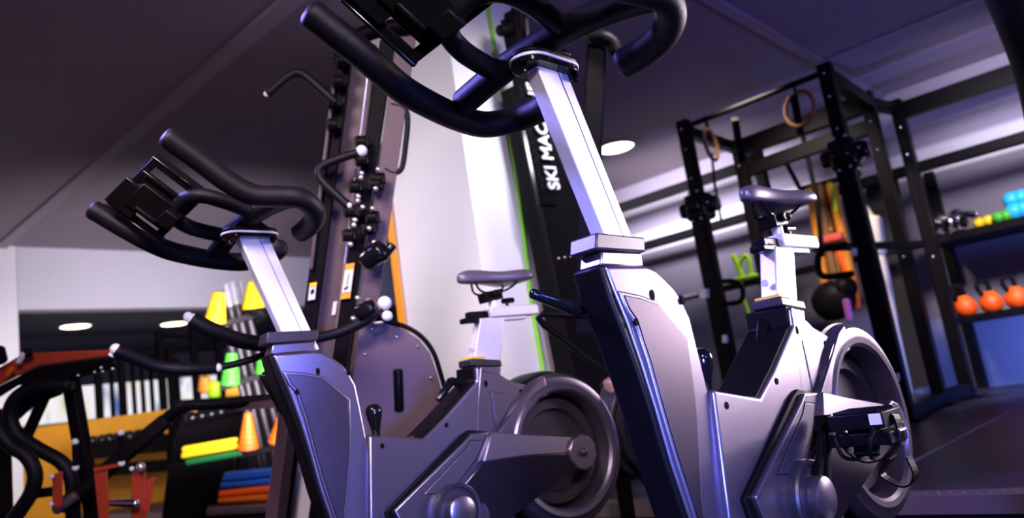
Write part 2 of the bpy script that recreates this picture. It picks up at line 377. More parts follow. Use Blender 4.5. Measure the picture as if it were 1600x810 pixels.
    p('housing_arm', M['shell'], lambda b: prism(b, band, -.084, .035), ring, bev=.005, seg=3)
    p('wheel_well', M['black'], lambda b: lathe(b, [(.0, .03), (.19, .03), (.19, .038), (0, .038)], WC, 'y', 48), ring)
    p('fender', M['black'], lambda b: lathe(b, [(.235, -.055), (.252, -.052), (.262, -.02), (.262, .03), (.235, .03)], (.525, 0, .447), 'y', 64, True), ring)
    def fly(b):
        lathe(b, [(0, -.03), (.035, -.03), (.05, -.012), (.13, -.012), (.14, -.03), (.172, -.03), (.176, -.025), (.176, .02), (0, .02)], WC, 'y', 56)
    p('flywheel', mat('flywheel_grey', (.03, .024, .032), .5, .3), fly, ang=25)
    # belt guard: flat plate round the crank, then an arm with two facets
    gp = [(.150, .530), (.172, .546), (.240, .541), (.22, .50), (.16, .42), (.20, .30), (.16, .20), (.02, .19), (-.06, .24), (-.115, .375)]
    gd = p('belt_guard', M['shell'], lambda b: prism(b, gp, -.100, -.062), bev=.005, seg=3)
    p('guard_shade', M['black'], lambda b: prism(b, [(.140, .545), (.172, .557), (.25, .54), (.20, .30), (.10, .18), (-.09, .20), (-.138, .375)], -.088, -.06), gd, bev=.003)  # black slab colouring in the shadow gap along the guard's left edge
    arm2 = [(.140, .505), (.163, .528), (.212, .520), (.178, .470), (.07, .385), (-.02, .40)]
    p('guard_groove', M['hole'], lambda b: prism(b, arm2, -.1006, -.095), gd)
    p('guard_inset', M['shell'], lambda b: prism(b, shrink(arm2, .0025), -.1016, -.095), gd, bev=.001)
    def upper(b):
        F_ = [(.240, -.110, .541), (.36, -.112, .515), (.577, -.116, .472), (.560, -.120, .425), (.36, -.119, .449), (.190, -.118, .458)]
        hull_prism(b, F_, [(x, -.07, z) for x, y, z in F_])
    p('guard_arm', M['shell'], upper, gd, bev=.003, seg=2)
    def lowf(b):
        rl = lambda x: .458 - .033 * (x - .19) / .37
        F_ = [(.188, .4585), (.36, .449), (.560, .4255), (.600, .388), (.42, .328), (.26, .264), (.13, .225), (.11, .40)]
        hull_prism(b, [(x, -.1195 + max(0, rl(x) - z) * .16, z) for x, z in F_], [(x, -.066, z) for x, z in F_])
    p('lower_guard_face', M['guard'], lowf, gd, bev=.003, seg=2)
    # hub
    def hub(b):
        prism(b, [(.577 + .060 * math.cos(PI * (i + .5) / 5), .424 + .060 * math.sin(PI * (i + .5) / 5)) for i in range(10)], -.128, -.09)
    hbo = p('hub_cover', M['shell'], hub, gd, bev=.005)
    p('hub_cap', M['shell_dark'], lambda b: lathe(b, [(0, -.142), (.008, -.140), (.014, -.134), (.016, -.126), (0, -.12)], (.577, 0, .424), 'y', 20), gd)
    # crank
    cc = (.078, 0, .335)
    p('crank_ring', M['shell_dark'], lambda b: lathe(b, [(.080, -.09), (.080, -.120), (.076, -.125), (.068, -.123), (.066, -.116), (.0, -.116), (0, -.09)], cc, 'y', 48), gd)
    ca = math.radians(59 if crank_up else -80)
    dirv = Vector((math.cos(ca), 0, math.sin(ca)))
    for side in (-1, 1):
        yv = -.135 if side < 0 else .115; dv = dirv * (1 if side < 0 else -1); c0 = Vector((cc[0], yv, cc[2])); e = c0 + dv * .168
        cr = p('crank', M['black'], lambda b: (beam(b, c0 + Vector((-.024, 0, 0)), e + Vector((-.012, 0, 0)), .016, .014, (0, 1, 0)), beam(b, c0 + Vector((.026, 0, 0)), e + Vector((.012, 0, 0)), .016, .014, (0, 1, 0)), beam(b, e - dv * .02, e + dv * .014, .022, .040, (0, 1, 0))), bev=.003)
        p('crank_boss', M['shell'], lambda b: lathe(b, [(0, yv - .017), (.036, yv - .016), (.043, yv - .012), (.046, yv - .004), (.046, yv + .02), (0, yv + .02)], cc, 'y', 36), cr)
        s = side
        ped = p('pedal', M['black'], lambda b: (box(b, (e.x - .050, min(e.y + s * .030, e.y + s * .145), e.z - .016), (e.x + .050, max(e.y + s * .030, e.y + s * .145), e.z + .016)),
              [box(b, (e.x - .043 + i * .013, min(e.y + s * .04, e.y + s * .135), e.z + .014), (e.x - .038 + i * .013, max(e.y + s * .04, e.y + s * .135), e.z + .022)) for i in range(7)], box(b, (e.x - .046, min(e.y + s * .020, e.y + s * .150), e.z - .050), (e.x + .046, max(e.y + s * .020, e.y + s * .150), e.z - .024)), box(b, (e.x - .012, min(e.y + s * .05, e.y + s * .12), e.z - .03), (e.x + .012, max(e.y + s * .05, e.y + s * .12), e.z - .01))), bev=.003)
        cyc = lambda b: cyl(b, e, e + Vector((0, s * .035, 0)), .009)
        p('pedal_axle', M['chrome'], cyc, ped)
        def reflector(b):
            box(b, (e.x - .052, min(e.y + s * .118, e.y + s * .142), e.z - .008), (e.x - .050, max(e.y + s * .118, e.y + s * .142), e.z + .014))
        p('reflector', M['white'], reflector, ped)
        def cage(b):
            m_ = e + Vector((0, s * .088, 0))
            for q in (-.036, .036):
                tube(b, catmull([m_ + Vector((-.045, q, -.012)), m_ + Vector((-.075, q, -.030)), m_ + Vector((-.078, q * .8, -.062)), m_ + Vector((-.045, q * .5, -.075)), m_ + Vector((-.01, q * .4, -.070))], 5), .0045, 8)
            box(b, m_ + Vector((-.035, -.030, -.034)), m_ + Vector((.03, .030, -.022)))
            beam(b, m_ + Vector((-.03, 0, -.07)), m_ + Vector((-.005, 0, -.030)), .05, .012)
        p('toe_cage', M['black'], cage, ped, bev=.002)
        def strap(b):
            m_ = e + Vector((0, s * .088, 0))
            pts = catmull([m_ + Vector((.01, -s * .05, 0)), m_ + Vector((.0, -s * .058, -.045)), m_ + Vector((.0, -s * .02, -.085)), m_ + Vector((.0, s * .03, -.078)), m_ + Vector((.0, s * .060, -.045)), m_ + Vector((.005, s * .062, .0)), m_ + Vector((.01, s * .04, .012))], 6)
            for i in range(len(pts) - 1): beam(b, pts[i], pts[i + 1], .004, .028, (1, 0, 0))
        p('toe_strap', M['steel'], strap, ped)
        def tail(b):
            m_ = e + Vector((0, s * .088, 0))
            pts = catmull([m_ + Vector((.0, s * .040, -.08)), m_ + Vector((.012, s * .005, -.115)), m_ + Vector((.01, s * .045, -.14)), m_ + Vector((.0, s * .075, -.120)), m_ + Vector((0, s * .070, -.08))], 6)
            for i in range(len(pts) - 1): beam(b, pts[i], pts[i + 1], .0035, .027, (1, 0, 0))
        p('strap_tail', M['steel'], tail, ped)
        p('buckle', M['chrome'], lambda b: (box(b, e + Vector((-.012, s * .152 - .004, -.050)), e + Vector((.014, s * .152 + .004, -.030))), cyl(b, e + Vector((-.014, s * .156, -.028)), e + Vector((.016, s * .156, -.028)), .004)), ped)
    # head collar and post
    def coll(b):
        prism(b, [(-.405, .845), (-.275, .843), (-.272, .872), (-.395, .872)], -.052, .002)
    hc = p('head_collar', M['shell'], coll, bev=.004)
    p('collar_cap', M['shell_dark'], lambda b: prism(b, [(-.418, .874), (-.268, .872), (-.262, .902), (-.408, .906)], -.058, .010), hc, bev=.004)
    d = POST * drop; dd = Vector((d.x, 0, d.z))
    b0, b1, t0, t1 = (-.346, .845), (-.262, .850), (-.479, 1.232), (-.394, 1.232)
    b0, b1 = (t0[0] + .35 * .385, t0[1] - .385), (t1[0] + .35 * .385, t1[1] - .385)
    tt = [(t0[0] + d.x, t0[1] + d.z), (t1[0] + d.x, t1[1] + d.z)]
    po = p('handlebar_post', M['alu'], lambda b: prism(b, [b0, b1, tt[1], tt[0]], -.042, -.008), bev=.004, seg=3)
    def seam(b):
        f = .66
        q0 = Vector((b0[0] + (b1[0] - b0[0]) * f, -.0424, b0[1])); q1 = Vector((tt[0][0] + (tt[1][0] - tt[0][0]) * f, -.0424, tt[0][1]))
        beam(b, q0, q1, .0012, .0012)
    p('post_seam', M['shell_dark'], seam, po)
    def scuff(b):
        for i in range(9):
            z = .93 + i * .012 + (i % 3) * .006; x = -.345 - (z - .905) * .353 - .0005
            tube(b, catmull([(x - .0005, -.037, z), (x - .001, -.028, z + .006), (x - .001, -.018, z + .004), (x - .0005, -.012, z - .002)], 4), .0005, 6)
    if k == 0: 
        sc = p('scuff_marks', M['shell_dark'], scuff, po); sc['kind'] = 'stuff'
    # clamp plate
    def stad(cx, cy, L, W, n=10):
        out = []
        for i in range(n + 1):
            a_ = -PI / 2 + PI * i / n; out.append((cx + L / 2 - W / 2 + math.cos(a_) * W / 2, cy + math.sin(a_) * W / 2))
        for i in range(n + 1):
            a_ = PI / 2 + PI * i / n; out.append((cx - L / 2 + W / 2 + math.cos(a_) * W / 2, cy + math.sin(a_) * W / 2))
        return out
    cp = Vector((-.442, -.028, 1.238)) + dd
    def platef(z0, z1, g=0.0, tilt=-.02):
        def f(b):
            s = stad(cp.x, cp.y, .156 + g, .080 + g)
            hull_prism(b, [(x, y, cp.z + z0 + (x - cp.x) * tilt) for x, y in s], [(x, y, cp.z + z1 + (x - cp.x) * tilt) for x, y in s])
        return f
    p('clamp_base', M['gloss'], platef(-.010, .001, -.004), po, bev=.002)
    p('clamp_trim', M['white'], platef(.000, .006, .002), po, bev=.001)
    p('clamp_cover', M['black'], platef(.005, .019, -.002), po, bev=.006, seg=3)
    for q in (Vector((-.500, -.028, 1.226)), Vector((-.384, -.050, 1.226))):
        p('clamp_bolt', M['gloss'], lambda b: cyl(b, q + dd, q + dd + Vector((0, 0, -.013)), .0075, 12), po, bev=.001)
    p('clamp_block', M['black'], lambda b: hull_prism(b, [Vector((x, y, 1.255)) + dd for x, y in ((-.50, -.055), (-.40, -.07), (-.385, .01), (-.49, .03))], [Vector((x, y, 1.285)) + dd for x, y in ((-.47, -.045), (-.43, -.055), (-.42, .0), (-.465, .015))]), po, bev=.005)
    # handlebar
    hbar = [None]
    R_ = .0285
    def bar(b):
        tube(b, catmull([Vector(q) + dd for q in ((-.48, .17, 1.240), (-.472, .06, 1.262), (-.455, -.03, 1.278), (-.43, -.12, 1.291), (-.405, -.19, 1.294), (-.388, -.258, 1.286))], 6), .0275, 18)
    hbo = p('handlebar', M['foam'], bar)
    def grip(pts):
        return lambda b: tube(b, catmull([Vector(q) + dd for q in pts], 10), R_, 20)
    p('grip', M['foam'], grip([(-.795, .202, 1.372), (-.70, .185, 1.300), (-.62, .195, 1.258), (-.543, .205, 1.238), (-.46, .212, 1.224), (-.39, .206, 1.218), (-.335, .165, 1.224), (-.322, .11, 1.226), (-.33, .065, 1.225)]), hbo)
    p('grip', M['foam'], grip([(-.690, -.240, 1.430), (-.618, -.240, 1.375), (-.554, -.243, 1.322), (-.495, -.25, 1.288), (-.43, -.264, 1.282), (-.385, -.274, 1.276), (-.350, -.262, 1.258), (-.330, -.228, 1.240), (-.328, -.18, 1.228), (-.338, -.135, 1.222)]), hbo)
    def loop(b):
        tube(b, catmull([Vector(q) + dd for q in ((-.478, .065, 1.262), (-.535, .060, 1.273), (-.580, .052, 1.284), (-.615, .038, 1.302), (-.622, .005, 1.322), (-.606, -.035, 1.340), (-.575, -.072, 1.338), (-.526, -.093, 1.318), (-.455, -.092, 1.292))], 8), .021, 16)
    p('inner_loop', M['foam'], loop, hbo)
    # console tray
    fr0, nr0 = Vector((-.655, .098, 1.256)), Vector((-.566, -.069, 1.335))
    fwd = Vector((-.118, .030, .115)); lat = nr0 - fr0; nn = lat.cross(fwd).normalized()
    if nn.z < 0: nn = -nn
    def tp(s, t, h=0): return fr0 + lat * t + fwd * s + nn * h + dd
    def plate(b, s0, s1, t0_, t1_, h0, h1):
        hull_prism(b, [tp(s0, t0_, h0), tp(s1, t0_, h0), tp(s1, t1_, h0), tp(s0, t1_, h0)], [tp(s0, t0_, h1), tp(s1, t0_, h1), tp(s1, t1_, h1), tp(s0, t1_, h1)])
    def tray(b):
        plate(b, 0, .14, .0, 1, 0, .012); plate(b, .88, 1, 0.0, 1, 0, .012)
        for t0_, t1_ in ((0, .09), (.17, .40), (.54, .70), (.90, 1.0)): plate(b, .13, .89, t0_, t1_, 0, .012)
    tr = p('console_tray', M['black'], tray, bev=.003)
    p('tray_lip', M['gloss'], lambda b: plate(b, -.02, 1.02, -.035, .01, -.004, .034), tr, bev=.004)
    p('tray_lip', M['gloss'], lambda b: plate(b, -.02, 1.02, .99, 1.03, -.004, .030), tr, bev=.004)
    p('tray_holder', M['black'], lambda b: (plate(b, .1, .80, .22, .66, -.020, .002), plate(b, .2, .62, .28, .34, -.032, -.018), plate(b, .0, .25, .35, .60, -.04, -.0)), tr, bev=.004)
    p('tray_ridge', M['gloss'], lambda b: (plate(b, .55, 1.06, .05, .55, -.012, -.002), plate(b, .1, .95, .74, .80, -.014, .0)), tr, bev=.003)
    # head lever
    if k == 0: l0, l1, l2 = bd(936, 478, 1.50), bd(905, 484, 1.47), bd(832, 459, 1.43)
    else: l0, l1, l2 = bd(432, 583, 2.20, 1), bd(413, 588, 2.17, 1), bd(443, 645, 2.17, 1)
    def lever(b):
        cyl(b, l0 + (l0 - l1) * .3, l1, .013, 16); tube(b, [l1, l1.lerp(l2, .5), l2], [.015, .0125, .010], 12)
    lv = p('head_lever', M['gloss'], lever)
    p('lever_screw', M['chrome'], lambda b: cyl(b, l1 + (l1 - l0).normalized() * .008, l1 + (l1 - l0).normalized() * .012, .006, 12), lv)
    # resistance knob in the V
    def knob(b):
        lathe(b, [(0, .676), (.014, .674), (.023, .664), (.025, .652), (.022, .636), (.013, .60), (.010, .57), (0, .57)], (-.112, -.035, 0), 'z', 20)
    kb = p('brake_knob', M['gloss'], knob)
    # seat mast
    sc = p('seat_collar', M['shell'], lambda b: (prism(b, [(.232, .705), (.238, .752), (.345, .738), (.335, .70)], -.060, .012)), bev=.004)
    p('collar_cap', M['shell_dark'], lambda b: prism(b, [(.228, .752), (.230, .775), (.345, .760), (.348, .738)], -.064, .016), sc, bev=.004)
    p('adjust_tab', M['yellow'], lambda b: prism(b, [(.236, .774), (.240, .782), (.290, .777), (.288, .768)], -.056, .010), sc, bev=.002)
    q0, q1 = bl(1214, 470, -.04, 0), bl(1247, 474, -.04, 0); u0, u1 = bl(1214, 396, -.04, 0), bl(1243, 396, -.04, 0)
    sm = p('seat_mast', M['alu'], lambda b: prism(b, [(q0.x - .006, .745), (q1.x - .006, .745), (u1.x, .905), (u0.x, .905)], -.040, .005), bev=.004)
    p('mast_plug', M['white'], lambda b: cyl(b, (q0.x - .001, -.018, .815), (q0.x + .004, -.018, .815), .009, 20), sm)
    xr = .541
    sl = p('seat_slider', M['alu'], lambda b: box(b, (.345, -.046, .905), (xr, .006, .940)), bev=.004, seg=3)
    p('slider_end_cap', M['white'], lambda b: box(b, (xr, -.044, .910), (xr + .008, .004, .936)), sl, bev=.002)
    p('slider_rail', M['alu'], lambda b: box(b, (.30, -.036, .893), (.50, .0, .905)), sl, bev=.002)
    p('slider_nose', M['black'], lambda b: (box(b, (.268, -.032, .906), (.345, -.002, .930)), box(b, (.245, -.040, .893), (.30, .0, .910)), beam(b, (.285, -.02, .905), (.36, -.018, .900), .03, .02)), sl, bev=.004)
    p('slider_knob', M['gloss'], lambda b: (cyl(b, (.435, -.02, .938), (.435, -.02, .955), .006), cyl(b, (.418, -.02, .960), (.462, -.02, .962), .0095)), sl)
    p('saddle_stem', M['alu'], lambda b: cyl(b, (.375, -.02, .935), (.375, -.02, .972), .014), sl)
    p('saddle_clamp', M['black'], lambda b: (beam(b, (.340, -.012, .975), (.410, -.012, .985), .05, .034), cyl(b, (.375, -.05, .985), (.375, .026, .985), .012), ball(b, (.39, -.045, .985), .012)), bev=.003)
    def rails(b):
        for s in (-1, 1):
            tube(b, catmull([(.315, -.010 + s * .012, 1.028), (.325, -.010 + s * .02, 1.000), (.355, -.010 + s * .022, .990), (.41, -.010 + s * .022, .992), (.445, -.010 + s * .03, 1.003), (.475, -.010 + s * .045, 1.026)], 6), .0038, 8)
    p('saddle_rail', M['gloss'], rails)
    def saddle(b):
        st = [(.255, .006, 1.045, .012, .010), (.268, .020, 1.048, .020, .020), (.30, .025, 1.052, .024, .026), (.35, .030, 1.050, .022, .026), (.40, .046, 1.046, .021, .026), (.44, .064, 1.045, .022, .027), (.48, .077, 1.047, .023, .028), (.515, .078, 1.048, .022, .026), (.535, .060, 1.047, .018, .018), (.545, .030, 1.045, .010, .010)]
        n = 20; rings = []
        for x, w_, z, h, dn in st:
            r = []
            for i in range(n):
                a_ = 2 * PI * i / n; cy, sz = math.cos(a_), math.sin(a_)
                y = -.008 + w_ * math.copysign(abs(cy) ** .8, cy)
                zz = z + (h * max(0, sz) ** .75 if sz >= 0 else -dn * abs(sz) ** .6) - .010 * (abs(cy) ** 3) * (w_ / .08) + (.010 * (1 - abs(cy)) * -1 if sz > 0 and x > .38 else 0) * .5
                r.append(b.verts.new((x, y, zz)))
            rings.append(r)
        for i in range(len(rings) - 1):
            for j in range(n): b.faces.new((rings[i][j], rings[i][(j + 1) % n], rings[i + 1][(j + 1) % n], rings[i + 1][j]))
        b.faces.new(rings[0]); b.faces.new(rings[-1][::-1])
    p('saddle', M['vinyl'], saddle, sub=2)
    # seat lever
    if k == 0: l0, l1, l2 = bl(1207, 503, .0, 0), bl(1192, 507, -.005, 0), bl(1186, 556, -.005, 0)
    else: l0, l1, l2 = bl(727, 603, .0, 1), bl(705, 596, .0, 1), bl(685, 625, .0, 1)
    sv = p('seat_lever', M['gloss'], lambda b: (cyl(b, l0 + Vector((.02, 0, 0)), l1, .014), tube(b, [l1, l1.lerp(l2, .5), l2], [.015, .012, .010], 12)))
    # bolts on the shells
    for (x, z, sy, ln) in ((-.280, .785, yn(-.28, .785), 1.7), (-.191, .771, -.070, 1.2), (-.345, .735, -.064, 1.2), (-.160, .436, -.070, 1.7), (-.118, .554, -.077, 1.2), (.101, .582, -.077, 1.2), (.272, .690, -.065, 1.7), (.405, .650, -.065, 1.1), (-.262, .36, -.074, 1.0)):
        def bolt(b):
            s = [(x + math.cos(2 * PI * i / 16) * .0062, z + math.sin(2 * PI * i / 16) * .0062 * ln) for i in range(16)]
            prism(b, s, sy - .0015, sy + .004)
        p('bolt', M['hole'], bolt)
    # floor stand, below the picture
    p('base_rail', M['steel'], lambda b: (box(b, (-.20, -.05, .05), (.62, .02, .16)), box(b, (.42, -.05, .10), (.62, .02, .22))), bev=.01)
    for x in (-.22, .60):
        p('base_foot', M['steel'], lambda b: (box(b, (x - .04, -.28, .012), (x + .04, .25, .06)),), bev=.01)
    return root
bike2 = make_bike('silver exercise bike in the foreground with bright post and hanging pedal straps', 0, True, 0.0)
bike1 = make_bike('blue-lit silver exercise bike behind at left, whole handlebar and tablet tray in view', 1, False, -0.0573)
# ------------------------------------------------------------------ leaning pulley tower at the centre left
D = 2.9
def lz(u, v, d=D): return P(u, v, d)
def ext(p, q, z=0.0):                      # extend the line p-q down to height z
    t = (z - p.z) / (q.z - p.z); return p + (q - p) * t
tw = T('cable_tower', 'tall leaning black and grey cable machine with pulleys, grips and curved shroud', 'gym machine', lz(500, 700) * 1.0, None)
tw.location.z = 0
g = Vector((.6, .8, 0))                      # the depth direction of the tower
def leanbeam(u0, v0, u1, v1, wpx, dep, d=D):
    def f(b):
        p_, q_ = lz(u0, v0, d), lz(u1, v1, d); e = ext(p_, q_, .03); s = Vector(RT) * mp(d, wpx) / 2; k = g.normalized() * dep
        hull_prism(b, [p_ - s, p_ + s, p_ + s + k, p_ - s + k], [e - s, e + s, e + s + k, e - s + k])
    return f
part('upright', tw, M['steel'], leanbeam(541, 70, 470, 600, 22, .10), bev=.004)
part('back_panel', tw, M['mauve'], leanbeam(566, 70, 500, 600, 44, .03, D + .07))
part('upright', tw, M['steel'], leanbeam(606, 60, 525, 600, 24, .08), bev=.004)
part('side_flange', tw, M['mauve'], leanbeam(636, 50, 558, 600, 30, .06, D + .01), bev=.002)
def rail(u0, v0, u1, v1, px, d): return lambda b: cyl(b, lz(u0, v0, d), lz(u1, v1, d), mp(d, px) / 2, 12)
part('guide_rail', tw, M['bolt'], rail(578, 90, 520, 560, 4, D + .03))
part('guide_rail', tw, M['mauve'], rail(522, 130, 486, 420, 6, D - .02))
part('top_cap', tw, M['steel'], lambda b: tube(b, catmull([lz(530, 100), lz(548, 68), lz(585, 48), lz(640, 40)], 6), mp(D, 13), 12), bev=0)
def grip_handle(pts, px, d=D - .06): return lambda b: tube(b, catmull([lz(*q, d) for q in pts], 6), mp(d, px) / 2, 14)
h1 = part('pull_grip', tw, M['foam'], grip_handle([(420, 146), (448, 122), (466, 114), (486, 126), (524, 160)], 15))
part('grip_tip', h1, M['white'], lambda b: ball(b, lz(417, 147, D - .06), mp(D, 5)))
h2 = part('pull_grip', tw, M['foam'], grip_handle([(562, 238), (530, 248), (503, 260), (499, 275), (512, 292), (545, 322)], 14, D - .07))
part('grip_tip', h2, M['white'], lambda b: (ball(b, lz(565, 236, D - .07), mp(D, 9)), cyl(b, lz(565, 236, D - .07), lz(557, 240, D - .07), mp(D, 6))))
part('grip_tip', h2, M['white'], lambda b: ball(b, lz(545, 321, D - .075), mp(D, 5)))
h3 = part('side_grip', tw, M['foam'], grip_handle([(612, 163), (630, 168), (637, 185), (634, 225), (628, 262), (616, 270), (602, 264)], 9, D + .02))
for u, v in ((566, 250), (591, 280), (556, 292), (587, 288), (548, 330), (570, 330), (582, 340), (577, 358), (546, 368), (522, 160), (530, 128), (536, 95), (522, 195), (566, 222)):
    def pulley(b):
        c = lz(u, v, D - .05); ax = Vector(RT)
        cyl(b, c - ax * .018, c + ax * .018, .024, 18); beam(b, c + Vector((0, 0, .02)), c - Vector((0, 0, .02)), .026, .052, ax)
    part('pulley_block', tw, M['steel'], pulley, bev=.002)
for u, v in ((565, 271), (564, 278), (560, 307), (559, 314), (555, 344), (553, 352), (548, 382), (591, 265), (587, 295), (582, 326), (577, 357), (585, 379), (559, 466), (576, 470), (552, 498), (574, 508), (567, 324)):
    part('bolt', tw, M['bolt'], lambda b: ball(b, lz(u, v, D - .085), mp(D, 4.2)))
lv = part('adjust_lever', tw, M['gloss'], lambda b: (tube(b, [lz(574, 408, D - .08), lz(585, 398, D - .09), lz(597, 392, D - .1)], mp(D, 17), 12), tube(b, [lz(588, 404, D - .1), lz(605, 395, D - .1), lz(613, 384, D - .1)], mp(D, 7), 10)))
def sticker(name, quad, m, d=D - .012):
    return part(name, tw, m, lambda b: hull_prism(b, [lz(*q, d) for q in quad], [lz(*q, d + .008) for q in quad]))
s1 = sticker('warning_label', [(540, 413), (554, 411), (547, 466), (532, 468)], M['strap'], D - .02)
def on_label(name, quad, m, par=s1, d=D - .024): part(name, par, m, lambda b: hull_prism(b, [lz(*q, d) for q in quad], [lz(*q, d + .003) for q in quad]))
on_label('label_field', [(539, 423), (552.5, 421), (548, 456), (534, 458)], M['alu'])
on_label('label_mark', [(537, 451), (544, 447), (544.5, 450), (538, 454)], M['black'], d=D - .027)
on_label('label_mark', [(545, 427), (546, 427), (542, 446), (541, 446)], M['black'], d=D - .027)
s2 = sticker('warning_label', [(484, 443), (495, 441), (492, 468), (481, 470)], M['alu'], D - .02)
on_label('label_field', [(484, 443), (495, 441), (494.4, 447), (483.4, 449)], M['yellow'], s2)
on_label('label_mark', [(485, 455), (490, 451), (491, 457), (486, 461)], M['black'], s2)
part('pale_insert', tw, M['alu'], lambda b: hull_prism(b, [lz(*q, D + .06) for q in ((521, 472), (527, 471), (524, 492), (518, 493))], [lz(*q, D + .07) for q in ((521, 472), (527, 471), (524, 492), (518, 493))]))
# rounded shroud with its tube rim
shp = [(562, 512), (580, 505), (605, 506), (632, 515), (655, 531), (672, 553), (684, 588), (694, 625), (703, 665), (708, 720), (560, 800), (530, 800), (545, 640)]
D2 = D - .12
sh = part('shroud', tw, M['shroud'], lambda b: hull_prism(b, [lz(*q, D2) for q in shp], [lz(*q, D2 + .04) for q in shp]), bev=.004)
part('shroud_rim', sh, M['steel'], lambda b: tube(b, catmull([lz(*q, D2) for q in ((585, 497), (610, 504), (636, 512), (660, 528), (678, 553), (690, 590), (701, 630), (712, 680), (716, 730))], 5), mp(D2, 4), 10))
for u, v in ((582, 515), (620, 527), (652, 542), (570, 554), (673, 591), (570, 503)):
    part('rivet', sh, M['bolt'], lambda b: ball(b, lz(u, v, D2 - .004), mp(D2, 2.4), n=10))
part('shroud_slot', sh, M['black'], lambda b: tube(b, [lz(622, 580, D2 + .002), lz(624, 640, D2 + .002)], mp(D2, 8), 12))
# padded bumper and the press arms
D3 = D - .20
bp = part('bumper', tw, M['gloss'], lambda b: (beam(b, lz(556, 492, D3), lz(590, 478, D3), mp(D3, 34), mp(D3, 26)),), bev=.02)
part('bumper_cap', bp, M['white'], lambda b: ball(b, lz(601, 474, D3), mp(D3, 11), (1, 1, 1)))
part('bumper_cap', bp, M['white'], lambda b: ball(b, lz(605, 494, D3), mp(D3, 8.5)))
part('bumper_disc', bp, M['cream'], lambda b: ball(b, lz(592, 505, D3), mp(D3, 7), (1.1, 1.1, .35)))
a1 = part('press_arm', tw, M['foam'], lambda b: tube(b, catmull([lz(302, 502, D3 - .25), lz(335, 518, D3 - .22), lz(378, 533, D3 - .15), lz(425, 538, D3 - .08), lz(478, 532, D3 - .03), lz(530, 520, D3), lz(565, 505, D3), lz(590, 488, D3)], 6), [mp(D3, 12) * (.0 + 1) if i < 20 else mp(D3, 8) for i in range(43)], 16))
part('arm_cap', a1, M['white'], lambda b: (ball(b, lz(302, 500, D3 - .25), mp(D3, 9)), ball(b, lz(294, 496, D3 - .25), mp(D3, 7), (1, 1, 1.1))))
a2 = part('press_arm', tw, M['foam'], lambda b: tube(b, catmull([lz(183, 548, D3 - .3), lz(215, 562, D3 - .26), lz(250, 574, D3 - .22), lz(295, 577, D3 - .18), lz(340, 575, D3 - .12)], 6), mp(D3, 9), 16))
part('arm_extension', a2, M['foam'], lambda b: tube(b, catmull([lz(340, 575, D3 - .12), lz(380, 566, D3 - .08), lz(420, 552, D3 - .05), lz(470, 535, D3)], 6), mp(D3, 5.5), 12))
part('arm_cap', a2, M['white'], lambda b: (ball(b, lz(181, 546, D3 - .3), mp(D3, 8)), cyl(b, lz(181, 546, D3 - .3), lz(174, 556, D3 - .3), mp(D3, 4.5))))
part('arm_collar', a2, M['white'], lambda b: ball(b, lz(341, 575, D3 - .13), mp(D3, 5.5), (1, 1, 1.2)))
# lower left frame leg; the white sheet stands in for wall behind
part('frame_leg', tw, M['mauve'], lambda b: beam(b, lz(452, 640, D - .02), ext(lz(452, 640, D - .02), lz(432, 800, D - .02), .03), .05, .06), bev=.004)
part('wall_stand_in', tw, M['white'], lambda b: hull_prism(b, [lz(*q, D + .05) for q in ((462, 660), (480, 690), (492, 830), (445, 830))], [lz(*q, D + .07) for q in ((462, 660), (480, 690), (492, 830), (445, 830))]))
part('floor_base', tw, M['steel'], lambda b: beam(b, Vector((1.35, 2.5, .03)), Vector((2.3, 1.75, .03)) + Vector((0, .5, 0)), .12, .06), bev=.01)

# orange strap on the column
s0, s1_ = PX(602, 285, CX - .012), PX(628, 503, CX - .012)
solo('hanging_strap', M['strap'], lambda b: [beam(b, Vector((CX - .012, s0.y - .0, s0.z)), Vector((CX - .012, s1_.y, s1_.z)), .05, .008, (1, 0, 0)), beam(b, Vector((CX - .012, s1_.y, s1_.z)), Vector((CX - .012, s1_.y + .0, .02)), .045, .008, (1, 0, 0))],
     'orange webbing strap hanging down the left side of the white column', 'strap')
# green cord
c0, c1 = PY(765, 26, CY - .012), PY(850, 585, CY - .012)
xs = [(765, 26), (783, 130), (803, 250), (818, 365), (832, 480), (850, 585)]
solo('green_cord', M['cord'], lambda b: tube(b, [PY(760, -20, CY - .012)] + [PY(*q, CY - .012) for q in xs] + [Vector((PY(868, 720, CY - .012).x, CY - .012, .02))], .010, 8),
     'thin green cord running down the white column', 'cord')

# ------------------------------------------------------------------ ski machine right of the column
SY = 2.30
sk = T('ski_machine', 'tall black ski machine tower with white lettering on its edge', 'ski machine', Vector((PY(900, 500, SY).x, SY + .1, 0)))
def quadY(b, q, y, th): hull_prism(b, [PY(u, v, y) for u, v in q], [PY(u, v, y) + Vector((0, th, 0)) for u, v in q])
L0, L1 = PY(808, 130, SY), PY(897, 580, SY)
xl = (L0.x + L1.x) / 2
xr0 = PY(960, 500, SY).x
part('column_housing', sk, M['steel'], lambda b: hull_prism(b, [Vector((L0.x, SY, L0.z)), Vector((L0.x + .06, SY, L0.z)), Vector((xr0 - .02, SY, 1.35)), Vector((xr0 + .08, SY, .45)), Vector((xr0 + .1, SY, .05)), Vector((L1.x, SY, .05)), Vector((L1.x, SY, L1.z))],
     [Vector((L0.x, SY + .12, L0.z)), Vector((L0.x + .06, SY + .12, L0.z)), Vector((xr0 - .02, SY + .12, 1.35)), Vector((xr0 + .08, SY + .12, .45)), Vector((xr0 + .1, SY + .12, .05)), Vector((L1.x, SY + .12, .05)), Vector((L1.x, SY + .12, L1.z))]), bev=.004)
part('edge_strip', sk, M['gloss'], lambda b: quadY(b, [(786, 30), (812, 30), (872, 320), (844, 320)], SY - .012, .02))
